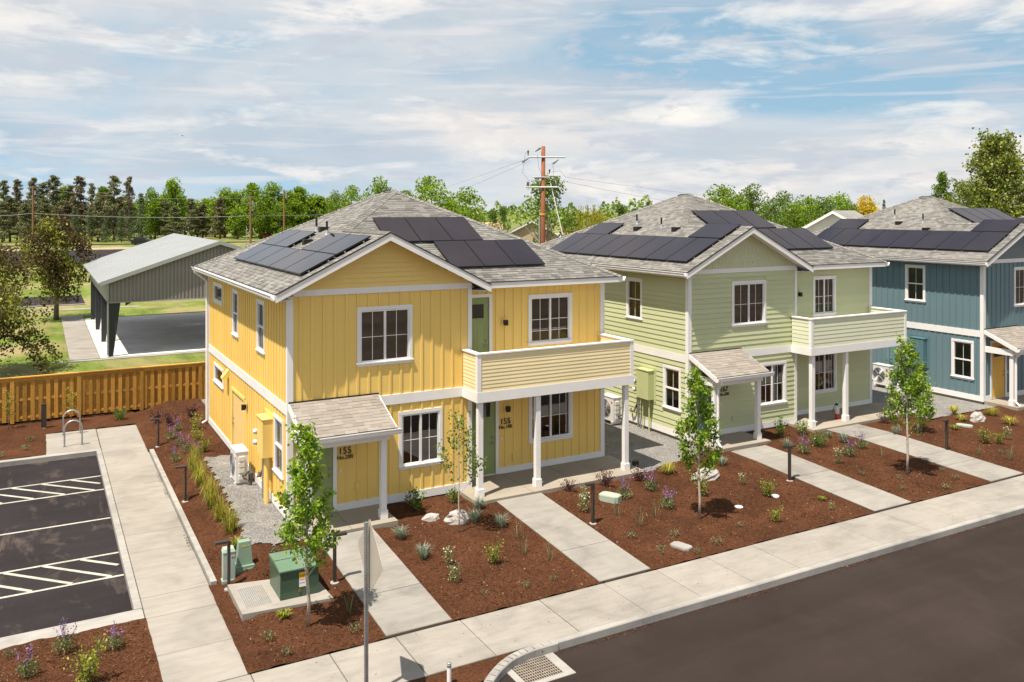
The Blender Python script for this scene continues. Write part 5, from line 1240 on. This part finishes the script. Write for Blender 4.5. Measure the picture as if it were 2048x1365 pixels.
b = MB(); b.tube([(0, 0, -.1), (0, 0, .36)], .04, 12); b.build('post', white, r); b = MB(); b.tube([(0, 0, .3), (0, 0, .345)], .041, 12); b.build('reflective_band', galv, r); b = MB(); b.lathe([(.042, .36), (.042, .375), (.02, .385)], n=12); b.build('cap', galv, r)
# storm drain
r = empty('storm_drain', (2.5, -8.35, -.55)); tag(r, 'steel storm drain grate in concrete apron at the kerb', 'storm drain')
b = MB(); b.box(-.55, -.42, -.46, .37, -.1, .006); b.box(.38, .57, -.46, .37, -.1, .006); b.box(-.42, .38, -.46, -.34, -.1, .006); b.build('apron', conc3, r)
pbox('pit', -.42, .38, -.34, .37, -.1, -.05, hole, r); pbox('kerb_inlet', -.2, .36, .375, .42, .0, .085, hole, r); gm_ = M('rusty_grate', (.4, .34, .28), .6, .2, 6, .1, metal=.3)
for k in range(9): pbox('long_bar', -.42, .38, -.335+k*.0845, -.321+k*.0845, -.045, .008, gm_, r)
for k in range(17): pbox('cross_bar', -.418+k*.0491, -.408+k*.0491, -.33, .365, -.045, .004, gm_, r)
# ------------------------------------------------------------------ board fence
fr = empty('wood_fence', (0, 16.6, -.33)); tag(fr, 'stained cedar shadow-box fence behind the parking lot', 'fence')
xs0, bay = -11.2, 2.33
for k in range(8):
    x = xs0+k*bay; pbox('post', x-.07, x+.07, -.07, .07, 0, 1.76, fencem, fr)
    if k == 7: break
    for z in (.15, .85, 1.55): pbox('rail', x+.07, x+bay-.07, -.02, .02, z, z+.09, fencem, fr)
    n = 8; st = (bay-.14)/n
    for i in range(n):
        u = x+.07+st*i; pbox('board', u+.005, u+.145, -.04, -.021, .06, 1.74, fencem, fr); pbox('board', u+st/2+.01, u+st/2+.15 if i < n-1 else x+bay-.075, .021, .04, .06, 1.74, fencem, fr)
    pbox('cap_rail', x, x+bay-.004, -.09, .09, 1.76, 1.8, fencem, fr); pbox('top_board', x+.07, x+bay-.07, -.06, -.041, 1.63, 1.758, fencem, fr)
# ------------------------------------------------------------------ steel shelter
grey = M('shelter_grey', (.25, .222, .225), .5, .06, 1, .03); grey2 = M('shelter_roof', (.28, .29, .295), .45, .06, .6, .02); trimg = M('shelter_trim', (.33, .33, .325), .5, .05); col_ = M('shelter_columns', (.03, .033, .04), .45, .1)
S = empty('steel_shelter', (-2.2, 31.3, -.3)); tag(S, 'open grey steel shelter with pale metal roof and black tapered columns', 'shelter')
sw, sl_, hh, sp_ = 12.1, 19.2, 3.1, .344
zr = lambda x: 4.25+sp_*((x+.4) if x < sw/2 else (sw+.4-x))
for s in (0, 1):
    b = MB(); xa, xb = (-.42, sw/2) if s == 0 else (sw+.42, sw/2); b.prism([(xa, -.3, zr(xa)), (xb, -.3, zr(sw/2)), (xb, -.3, zr(sw/2)-.06), (xa, -.3, zr(xa)-.06)], (0, sl_+.9, 0)); rf = b.build('roof_panel', grey2, S)
    n = 22
    for k in range(n+1):
        y = -.28+k*(sl_+.85)/n; m = MB(); m.prism([(xa, y, zr(xa)), (xb, y, zr(sw/2)), (xb, y, zr(sw/2)+.012), (xa, y, zr(xa)+.012)], (0, .02, 0)); m.build('standing_seam', grey2, rf)
    b = MB(); b.prism([(xa, -.34, zr(xa)-.2), (xb, -.34, zr(sw/2)-.2), (xb, -.34, zr(sw/2)+.035), (xa, -.34, zr(xa)+.035)], (0, .035, 0)); b.build('rake_trim', trimg, S)
gw = MB(); n = 120
st = sw/n
for k in range(n):
    x0, x1 = k*st, (k+1)*st; d = .045 if k % 2 else 0
    gw.quad((x0, -d, hh), (x1, -d, hh), (x1, -d, zr(x1)-.05), (x0, -d, zr(x0)-.05)); gw.quad((x1, 0, hh), (x1, -.045, hh), (x1, -.045, zr(x1)-.05), (x1, 0, zr(x1)-.05))
gw.build('gable_cladding', grey, S)
pbox('base_trim', -.06, sw+.06, -.07, .0, hh-.06, hh, trimg, S); pbox('eave_cladding', -.05, -.01, 0, sl_, hh, zr(-.05)-.06, trimg, S); pbox('eave_cladding', sw+.01, sw+.05, 0, sl_, hh, zr(-.05)-.06, trimg, S)
b = MB(); b.prism([(0, sl_, hh), (sw, sl_, hh), (sw, sl_, zr(sw)-.1), (sw/2, sl_, zr(sw/2)-.1), (0, sl_, zr(0)-.1)], (0, .05, 0)); b.build('gable_cladding', grey, S)
pbox('gutter', -.52, -.4, -.3, sl_+.5, zr(-.42)-.12, zr(-.42)-.01, grey2, S)
for k in range(4):
    y = k*6.3 if k else .12
    for xx, sg in ((.06, 1), (sw-.06, -1)):
        b = MB(); b.prism([(xx-.05*sg, y-.1, 0), (xx+.2*sg, y-.1, 0), (xx+.62*sg, y-.1, hh+.3), (xx-.05*sg, y-.1, hh+.3)], (0, .2, 0)); b.build('column', col_, S)
    b = MB(); zc = hh+.25; b.prism([(.9, y-.08, zc-.5), (sw/2, y-.08, zr(sw/2)-.75), (sw-.9, y-.08, zc-.5), (sw-.9, y-.08, zc), (sw/2, y-.08, zr(sw/2)-.3), (.9, y-.08, zc)], (0, .16, 0)); b.build('rafter', col_, S)
b = MB(); b.tube([(-.02, -.08, zr(-.42)-.15), (-.02, -.08, .1)], .05, 8); b.build('downspout', galv, S)
wetm, nt_, bs_ = new_mat('wet_court'); t_ = NT(nt_); p_ = t_.pos()
wet = t_.ramp(t_.noise(t_.pos((.5, 1, 1)), .32, 6, .65, .4), [(.54, 0.), (.68, 1.)])
nt_.links.new(t_.mix(t_.mix((.62, .59, .56), t_.ramp(t_.noise(p_, .5, 6), [(.3, .85), (.7, 1.1)])), (.3, .24, .22), wet, 'MIX'), bs_.inputs['Base Color']); nt_.links.new(t_.ramp(wet, [(0, .75), (.7, .4), (1., .14)]), bs_.inputs['Roughness'])
b = MB(); b.box(-2.6, 60, 31.15, 51, -.6, -.29); tag(b.build('court_slab', wetm), kind='structure')
tag(slabs('apron', [-4.15, -2.62], [31.1, 35.0, 41.5, 47.5, 53.5], flat(-.285), conc), kind='structure')
b = MB(); b.box(-5, 30, 30.55, 31.0, -.5, -.3); tag(b.build('kerb', conc3), kind='structure')
for nm, m, x0, x1, y0, y1, z in (('car_park', asphalt, -60, -2, 62.5, 72, -.33), ('footpath', conc, -60, 2, 58.3, 59.3, -.325), ('car_park', asphalt, -75, 20, 130, 178, -.32), ('street', roadm, -300, 300, 205, 213, -.31), ('verge', M('bare_verge', (.36, .27, .18), .95, .3), -120, 30, 180, 190, -.325)):
    b = MB(); b.quad((x0, y0, z), (x1, y0, z), (x1, y1, z), (x0, y1, z)); o = tag(b.build(nm, m), kind='structure')
    if nm == 'car_park' and y0 < 100:
        for k in range(12):
            q = MB(); q.quad((-14+k*1.1*0-k*2.75, 66, z+.006), (-13.88-k*2.75, 66, z+.006), (-13.88-k*2.75, 71, z+.006), (-14-k*2.75, 71, z+.006)); q.build('painted_line', paint, o)
b = MB(); b.box(-60, -2, 62.2, 62.5, -.5, -.25); tag(b.build('kerb', conc3), kind='structure')
# ------------------------------------------------------------------ trees beyond
random.seed(5); rng = np.random.default_rng(5)
def hgt(ytop, dep): return CAM.z+(HOR-ytop)/FPX*dep+.35
def set_tree(o, px, dep, h, wide, h0=10., r0=1.):
    x, y = spot(px, dep); o.location = (x, y, -.36); k = h/h0; o.scale = (k*wide, k*wide, k); o.rotation_euler = (0, 0, random.uniform(0, 6.28))
def stand(protos, places, desc, where, group):
    used = {}; objs = []
    for i, (px, yt, dep, wide) in enumerate(places):
        p = protos[i % len(protos)]; o = p if p.name not in used else copy_tree(p); used[p.name] = 1
        set_tree(o, px, dep, hgt(yt, dep), wide); o['group'] = group; objs.append(o)
    label_row(objs, desc, where); return objs
pine = [crown_tree('pine_tree', pine_points(3600, 10, 2.7, 1.0, 90, .2), .36, m, barkm, 10, .2, 'pine', 'tree', 0, .35) for m in (L_pine, L_brown, L_pine)]
stand(pine, [(8, 362, 232, .9), (34, 360, 238, .8), (66, 357, 230, 1.0), (108, 352, 236, 1.05), (160, 354, 232, 1.0), (184, 368, 228, .7), (228, 353, 234, 1.0), (258, 355, 232, .7), (330, 400, 246, 1.3), (383, 398, 250, 1.3), (440, 396, 250, 1.3), (20, 396, 226, 1.4), (88, 398, 226, 1.4), (132, 402, 226, 1.4), (196, 398, 226, 1.3), (50, 408, 222, 1.5), (115, 415, 220, 1.5), (140, 372, 240, 1.2), (86, 366, 242, 1.2), (205, 385, 240, 1.4), (310, 405, 250, 1.5), (350, 412, 244, 1.6), (405, 410, 252, 1.6), (5, 405, 222, 1.6), (170, 405, 234, 1.6), (240, 395, 240, 1.5)],
      'tall brownish pine', 'in treeline at upper left', 'pines of the far treeline')
spruce = [crown_tree('spruce_tree', conifer_points(2800, 10, 2.6, .9, 20, .2), .34, L_spruce, barkm, 10, .18, 'spruce', 'tree', 0, .35) for _ in range(2)]
stand(spruce, [(150, 414, 222, 1.0), (180, 424, 224, 1.0), (212, 426, 220, 1.0), (243, 418, 222, 1.1), (282, 386, 220, 1.0), (262, 420, 226, 1.0)], 'dense dark spruce', 'in front row of upper left treeline', 'spruces of the far treeline')
decid = [crown_tree('deciduous_tree', lobed_points(4200, 9.9, 3.1, .9, 60), .4, m, barkm, 10, .22, 'tree', 'tree', 8) for m in (L_green, L_green, L_green)]
stand(decid, [(130, 376, 255, .9), (208, 377, 250, .9), (302, 380, 245, .8), (345, 362, 255, .85), (412, 400, 270, 1.0), (450, 380, 262, 1.1), (475, 387, 262, 1.1), (503, 370, 258, 1.0), (545, 369, 256, 1.0), (580, 385, 262, 1.1), (600, 377, 262, 1.0), (625, 392, 262, 1.1), (560, 410, 252, 1.2), (520, 405, 250, 1.1), (475, 418, 246, 1.3), (330, 392, 262, 1.3), (370, 402, 268, 1.3), (395, 404, 268, 1.3), (430, 398, 266, 1.3), (640, 395, 262, 1.2), (655, 400, 262, 1.2), (590, 402, 256, 1.3), (535, 395, 262, 1.2), (285, 400, 262, 1.3), (250, 405, 262, 1.4)],
      'bright green leafy tree', 'in far treeline left of yellow roof', 'leafy trees of the far treeline')
airy = [crown_tree('leafy_tree', lobed_points(2600, 9.8, 3.2, 3.0, 40, .6), .3, L_green, barkm, 10, .2, 'tree', 'tree', 10) for _ in range(2)]
stand(airy, [(672, 380, 200, .75), (702, 369, 200, .8), (760, 352, 130, .8), (862, 350, 122, 1.0), (930, 373, 115, 1.0), (820, 380, 125, .9), (895, 395, 120, .9)], 'spring green tree', 'rising behind the yellow roof', 'trees behind the yellow roof')
darkp = [crown_tree('leafy_tree', lobed_points(3200, 9.8, 3.3, 1.8, 44), .3, L_dark, barkm, 10, .25, 'tree', 'tree', 9)]
stand(darkp, [(1095, 362, 92, .95), (985, 424, 150, .7), (1006, 417, 150, .55), (1240, 414, 165, .9), (1268, 420, 200, .7)], 'dark green tree', 'around utility pole between the roofs', 'dark trees between the roofs')
right = [crown_tree('leafy_tree', lobed_points(3200, 9.8, 3.5, 1.6, 44), .32, m, barkm, 10, .25, 'tree', 'tree', 9) for m in (L_green, L_dark)]
stand(right, [(1440, 376, 132, 1.0), (1508, 375, 132, .9), (1470, 392, 128, 1.0), (1570, 388, 150, 1.0), (1612, 396, 150, 1.1), (1645, 399, 155, 1.1), (1682, 392, 158, .9), (1545, 405, 140, 1.0), (1590, 410, 140, 1.1), (1700, 408, 165, 1.0)], 'green tree', 'in row between green and blue roofs', 'trees between green and blue roofs')
wp = []
for i in range(130):
    a = random.uniform(0, 6.28); r = 3.6*math.sqrt(random.uniform(.05, 1)); top = 9.4-.32*r*r*.5+random.uniform(-.5, .3); n = 60; u = rng.uniform(0, 1, n)
    wp.append(np.stack([np.cos(a)*(r+.3*u), np.sin(a)*(r+.3*u), top-u*random.uniform(4, 7.2)], 1)+rng.normal(0, .1, (n, 3)))
w = crown_tree('willow_tree', np.concatenate(wp), .34, L_willow, barkm, 9, .3, 'pale yellow-green weeping willow right of the utility pole', 'tree', 8, .3, .75); set_tree(w, 1175, 112, hgt(402, 112), .95)
w = crown_tree('yellow_tree', lobed_points(4200, 9.8, 4.4, 1.5, 50), .42, L_yellow, barkm, 10, .25, 'golden yellow tree in front of distant grey roof', 'tree', 8); set_tree(w, 1732, 182, hgt(400, 182), .9)
far = copy_tree(spruce[0]); set_tree(far, 1768, 250, hgt(399, 250), .6); tag(far, 'small lone spruce tip left of the blue house roof', 'tree')
far = copy_tree(pine[0]); set_tree(far, 1297, 260, hgt(404, 260), .9); tag(far, 'distant pine top left of the green house roof', 'tree'); far['group'] = 'pines of the far treeline'
w = crown_tree('pine_tree', pine_points(5200, 10, 2.4, 1.5, 46), .26, L_dark, barkm, 10, .2, 'dark green tree left of the big tree above blue roof', 'tree', 0, .4); set_tree(w, 1882, 88, hgt(347, 88), .85)
w = limb_tree('poplar_tree', 15.2, .26, 110, 1.5, 5.2, .95, 12000, .27, L_poplar, barkm, 'large tall poplar rising above the blue house at right', 'tree', taper=1.0, spread=.3, sparse=.15, tips=2); x, y = spot(1994, 76); w.location = (x, y, -.36)
w = crown_tree('poplar_tree', lobed_points(5000, 9.8, 3.0, 1.5, 50), .2, L_poplar, barkm, 10, .2, 'lower leafy tree beside the large poplar at right edge', 'tree', 9); set_tree(w, 1935, 74, hgt(372, 74), .9)
# the two maroon-and-olive trees on the lawn at the left
ton = lambda P: np.clip(.5+.22*np.sin(P[:, 0]*2.1+P[:, 2]*1.3)+.18*np.sin(P[:, 1]*2.7-P[:, 2]*1.9)+rng.normal(0, .2, len(P)), 0, 1)
w = crown_tree('lawn_tree', lobed_points(9000, 7.3, 3.0, 1.9, 60, .5), .21, L_olive, barkm, 7.6, .2, 'round maroon and olive tree on lawn beside the steel shelter', 'tree', 9, toneby=ton); x, y = spot(112, 65); w.location = (x, y, -.35)
P_ = lobed_points(13000, 6.6, 3.3, 1.3, 70, .5); drp = []
for i in range(7):
    a = random.uniform(-1.0, .2); n = 110; u = rng.uniform(.3, 1, n); drp.append(np.stack([np.cos(a)*(1.5+2.2*u), np.sin(a)*(1.5+2.2*u), 2.2-1.9*u*u], 1)+rng.normal(0, .16, (n, 3)))
w = crown_tree('lawn_tree', np.concatenate([P_]+drp), .17, L_olive, barkm, 6.6, .2, 'maroon and olive tree cut off by the left edge', 'tree', 9, toneby=ton); x, y = spot(-42, 43); w.location = (x, y, -.35)
# far-off wood along the horizon
n = 26000; px = rng.uniform(-500, 2600, n); dep = rng.uniform(380, 620, n); s_, c_ = math.sin(YAW), math.cos(YAW); u = (px-1024)/FPX
X = CAM.x+dep*(s_+u*c_); Y = CAM.y+dep*(c_-u*s_); hz = 10.5+3.2*np.sin(px*.031)+2.2*np.sin(px*.083+1)+1.5*np.sin(px*.21)
V, F = leaf_quads(np.stack([X, Y, rng.uniform(0, 1, n)**.7*hz], 1), 1.7, aspect=.8); tag(big_mesh('far_woodland', V, F, L_dark, rng.uniform(.1, 1, n)), 'distant dark woodland along the horizon', 'woodland', kind='stuff')
# ------------------------------------------------------------------ utility poles and wires
rv = Vector((math.cos(YAW), -math.sin(YAW), 0)); fv = Vector((math.sin(YAW), math.cos(YAW), 0))
def at(px, py, dep): x, y = spot(px, dep); return Vector((x, y, CAM.z-(py-HOR)/FPX*dep))
p0 = at(1086, 470, 60); U = empty('utility_pole', (p0.x, p0.y, -.35)); tag(U, 'tall red-brown wooden utility pole with crossarms behind the yellow house', 'utility pole')
top = at(1088, 293, 60).z+.35
b = MB(); b.tube([(0, 0, 0), (0, 0, top*.5), (.03, 0, top)], [.2, .17, .135], 12); b.build('pole', polem, U, True)
arm = M('crossarm_grey', (.4, .4, .4), .6, .15); wire = M('wire_grey', (.18, .18, .19), .5); ins = M('insulator_dark', (.1, .1, .11), .4)
def bar(z, a, c, rad, nm='crossarm', m=arm, yo=-.16):
    b = MB(); p = rv*a+fv*yo; q = rv*c+fv*yo; b.tube([(p.x, p.y, z), (q.x, q.y, z)], rad, 4); return b.build(nm, m, U)
zt = lambda py: at(1086, py, 60).z+.35
bar(zt(315), -1.0, 1.55, .06); bar(zt(355), -.7, .45, .035); bar(zt(352), .45, 1.15, .03); bar(zt(375), -1.2, 1.1, .07)
def insul(a, py, l, tilt):
    p = rv*a+fv*-.16; z = zt(py); b = MB(); q = p+rv*(l*math.cos(tilt)); b.tube([(p.x, p.y, z), (q.x, q.y, z+l*math.sin(tilt))], [.03, .075], 8); b.build('insulator', ins, U)
for a, py, l, tl in ((-.55, 304, .45, .6), (-1.0, 317, .55, 3.7), (1.1, 320, .5, 3.75), (-.1, 356, -.5, .1), (.55, 353, .5, -.1), (-1.05, 312, .35, 1.57), (.45, 348, .3, 1.57), (-1.15, 374, .35, 1.3), (.75, 374, .35, 1.7), (1.0, 374, .3, 1.5), (-1.0, 374, .3, 1.8)): insul(a, py, l, tl)
for pts in ([(-1.0, 301), (-1.25, 308), (-1.3, 322)], [(-1.3, 325), (-1.45, 345), (-1.0, 362), (-.9, 372)], [(-.4, 310), (-.3, 335), (-.1, 352)], [(.6, 325), (.75, 340), (.7, 352)], [(.55, 345), (1.2, 342), (1.6, 356)]):
    b = MB(); b.tube([tuple(rv*a+fv*-.2)[:2]+(zt(py),) for a, py in pts], .012, 5); b.build('jumper_wire', wire, U)
b = MB(); p = rv*-.24; b.tube([(p.x, p.y, 0), (p.x, p.y, zt(432))], .07, 8); b.build('conduit', galv, U)
b = MB(); b.tube([(0, 0, zt(431)), (0, 0, zt(427))], .19, 12); b.build('marker_band', M('band_yellow', (.6, .3, .03), .6), U)
b = MB(); p = rv*.5; q = rv*1.35+fv*-.6; b.tube([(p.x, p.y, zt(363)), (q.x, q.y, zt(470))], .035, 6); b.build('guy_wire', M('guy_guard', (.6, .58, .55), .5), U)
def cable(a, c, sag, rad, label):
    n = 14; b = MB(); b.tube([tuple(a+(c-a)*(k/n)-Vector((0, 0, sag*4*(k/n)*(1-k/n)))) for k in range(n+1)], rad, 4, cap=False); tag(b.build('power_line', wire), label, 'power line', 'overhead lines')
cable(at(1056, 318, 60), at(640, 432, 230), 1.2, .011, 'overhead wire running left from the tall pole, upper one')
cable(at(1060, 322, 60), at(700, 440, 230), 1.4, .011, 'overhead wire running left from the tall pole, lower one')
cable(at(1131, 355, 60), at(1760, 408, 190), 1.0, .011, 'overhead wire running right from the tall pole, upper one')
cable(at(1123, 362, 60), at(1660, 425, 160), 1.2, .011, 'overhead wire running right from the tall pole, lower one')
def small_pole(px, ytop, dep, label, bits):
    p = at(px, ytop, dep); r = empty('utility_pole', (p.x, p.y, -.35)); tag(r, label, 'utility pole', 'far utility poles'); h = p.z+.35
    b = MB(); b.tube([(0, 0, 0), (0, 0, h)], [.26, .2], 8); b.build('pole', M('far_pole_wood', (.24, .12, .06), .8, .2), r)
    for z, w_ in bits: b = MB(); q = rv*w_; b.tube([(-q.x, -q.y, h-z), (q.x, q.y, h-z)], .07, 4); b.build('crossarm', M('far_arm', (.2, .12, .08), .8), r)
    b = MB(); q = rv*.5; b.tube([(q.x, q.y, h-2.2), (q.x, q.y, h-1.2)], .22, 8); b.build('pole_transformer', galv, r)
small_pole(501, 392, 206, 'wooden pole with transformer beside the red car', [(.3, 1.1), (1.9, 1.6)])
small_pole(568, 380, 226, 'wooden pole right of the red car', [(.3, .8)])
small_pole(66, 372, 205, 'thin wooden pole among pines at far left', [(.3, 1.0)])
x, y = spot(493, 203); b = MB(); b.tube([(x, y, -.35), (x, y, 4.2)], .1, 6); tag(b.build('steel_pole', galv), 'slim white steel pole beside the left wooden pole', 'pole')
cable(at(-60, 434, 200), at(66, 427, 205), .2, .05, 'thick cable at far left edge, running to the thin pole')
cable(at(66, 427, 205), at(501, 432, 206), .7, .05, 'thick cable between the thin pole and the left wooden pole')
cable(at(501, 432, 206), at(700, 426, 230), .3, .05, 'thick cable from the left wooden pole towards the yellow roof')
cable(at(66, 376, 205), at(501, 396, 206), 1.2, .03, 'thin upper wire between the thin pole and left wooden pole')
cable(at(440, 377, 220), at(568, 383, 226), .2, .03, 'thin wire at the top of the right wooden pole')
# ------------------------------------------------------------------ far buildings and vehicles
def far_house(px, dep, w, l, eave, ridge, rz, roofm, wallm, label, ev=.5):
    x, y = spot(px, dep); r = empty('far_house', (x, y, -.4), rz); tag(r, label, 'house', 'houses beyond the row')
    b = MB(); b.box(-w/2, w/2, 0, l, 0, eave); b.prism([(-w/2, 0, eave), (w/2, 0, eave), (0, 0, ridge-.1)], (0, l, 0)); b.build('wall', wallm, r)
    sl2 = (ridge-eave)/(w/2)
    for s in (-1, 1): b = MB(); b.prism([(0, -ev, ridge), (s*(w/2+ev), -ev, eave-sl2*ev), (s*(w/2+ev), -ev, eave-sl2*ev+.2), (0, -ev, ridge+.2)], (0, l+2*ev, 0)); b.build('roof', roofm, r)
    for s in (-1, 1):
        b = MB(); b.prism([(0, -ev-.06, ridge-.1), (s*(w/2+ev), -ev-.06, eave-sl2*ev-.1), (s*(w/2+ev), -ev-.06, eave-sl2*ev+.16), (0, -ev-.06, ridge+.16)], (0, .05, 0)); b.build('rake_board', white, r)
    for k, u in enumerate((-w*.25, w*.2)):
        b = MB(); b.box(u-.6, u+.6, -.06, -.01, eave-2.0, eave-.8); f = b.build('window', white, r); pbox('pane', u-.5, u+.5, -.08, -.062, eave-1.9, eave-.9, MATS['door_glass'], f)
    for k in range(2):
        for s in (-1, 1): u = l*(.3+.4*k); b = MB(); b.box(s*w/2+(.01 if s > 0 else -.06), s*w/2+(.06 if s > 0 else -.01), u-.6, u+.6, eave-2, eave-.8); f = b.build('window', white, r); pbox('pane', s*w/2+(.062 if s > 0 else -.08), s*w/2+(.08 if s > 0 else -.062), u-.5, u+.5, eave-1.9, eave-.9, MATS['door_glass'], f)
tanr = M('tan_roof', (.5, .33, .2), .9, .15); darkr = M('dark_roof', (.12, .11, .105), .9, .15); greyr = M('grey_roof', (.26, .245, .23), .9, .2, 1, .15)
tanw = M('tan_wall', (.42, .33, .22), .8, .1); greyw = M('grey_wall', (.5, .49, .46), .8, .1)
far_house(1000, 156, 8, 9, 4.4, 6.0, R(60), tanr, tanw, 'tan house with orange-brown roof between yellow and green roofs')
far_house(1064, 160, 9, 10, 4.0, 6.3, -YAW, darkr, tanw, 'tan gabled house with dark roof left of the tall pole')
far_house(1668, 82, 8, 9, 5.9, 8.2, R(-62), greyr, greyw, 'grey-roofed house behind, between green and blue roofs')
def camper(px, dep, L_, H_, label):
    x, y = spot(px, dep); r = empty('camper_trailer', (x, y, -.35), -YAW); tag(r, label, 'camper trailer', 'white trailers'); cw = M('camper_white', (.75, .74, .73), .4, .04)
    b = MB(); b.prism([(0, 0, .5), (L_, 0, .5), (L_, 0, H_-.1), (L_-.4, 0, H_), (1.4, 0, H_), (.4, 0, H_-.5), (0, 0, H_-1.4)], (0, 2.4, 0)); b.build('body', cw, r)
    for u in (2.2, 5.5, 8): pbox('window', u, u+.9, -.02, -.002, 2.0, 2.6, MATS['door_glass'], r)
    for u in (L_*.55, L_*.65):
        b = MB(); b.tube([(u, -.02, .38), (u, .25, .38)], .38, 14); b.build('wheel', black, r)
camper(1070, 163, 11, 3.9, 'white camper trailer behind the tall utility pole'); camper(1588, 185, 6, 3.4, 'white trailer partly hidden beside the green roof')
x, y = spot(516, 253); r = empty('parked_car', (x, y, -.33), -YAW); tag(r, 'red car on the far street below the treeline', 'car'); red = M('car_red', (.35, .012, .018), .3, .05, coat=.5)
b = MB(); b.prism([(0, 0, .4), (4.9, 0, .4), (5.0, 0, .85), (4.7, 0, 1.05), (3.9, 0, 1.15), (.2, 0, 1.2), (-.02, 0, .8)], (0, 1.9, 0)); b.build('body', red, r)
b = MB(); b.prism([(.15, .12, 1.15), (3.75, .12, 1.12), (2.9, .2, 1.75), (.7, .2, 1.8)], (0, 1.6, 0)); b.build('cabin', red, r)
b = MB(); b.prism([(.5, .1, 1.22), (3.35, .1, 1.2), (2.75, .17, 1.65), (.85, .17, 1.68)], (0, .02, 0)); b.build('side_window', MATS['door_glass'], r)
for u in (.95, 3.95): b = MB(); b.tube([(u, -.02, .36), (u, .25, .36)], .36, 14); b.build('wheel', black, r)
x, y = spot(262, 205); r = empty('parked_car', (x, y, -.33), -YAW); tag(r, 'black car parked under the spruces at upper left', 'car')
b = MB(); b.prism([(0, 0, .4), (4.9, 0, .4), (5.0, 0, .9), (4.2, 0, 1.15), (.1, 0, 1.2)], (0, 1.9, 0)); b.build('body', black, r); b = MB(); b.prism([(.3, .12, 1.15), (3.9, .12, 1.12), (3.1, .2, 1.75), (.8, .2, 1.8)], (0, 1.6, 0)); b.build('cabin', black, r)
for u in (.95, 3.95): b = MB(); b.tube([(u, -.02, .36), (u, .25, .36)], .36, 14); b.build('wheel', black, r)
a = spot(300, 335); c = spot(520, 330); r = empty('vinyl_fence', (a[0], a[1], -.35), math.atan2(c[1]-a[1], c[0]-a[0])); tag(r, 'long white vinyl fence below the far treeline', 'fence')
Lf = math.hypot(c[0]-a[0], c[1]-a[1]); nb = int(Lf/2.4); vin = M('vinyl_white', (.75, .74, .72), .5, .04)
for k in range(nb): pbox('fence_panel', k*2.4+.08, k*2.4+2.32, -.03, .03, .1, 1.85, vin, r); pbox('fence_post', k*2.4-.07, k*2.4+.07, -.07, .07, 0, 1.95, vin, r)
p = at(364, 272, 130); r = empty('bird', tuple(p)); tag(r, 'tiny dark bird flying in the sky at left', 'bird')
b = MB(); b.tube([(-.12, 0, 0), (0, 0, .02), (.14, 0, .01), (.22, 0, 0)], [.01, .04, .035, .01], 6); b.build('body', black, r)
b = MB(); b.quad((-.04, 0, .03), (.06, 0, .03), (.04, .3, .1), (.0, .3, .1)); b.quad((-.04, 0, .03), (.06, 0, .03), (.04, -.3, .1), (.0, -.3, .1)); b.build('wings', black, r)
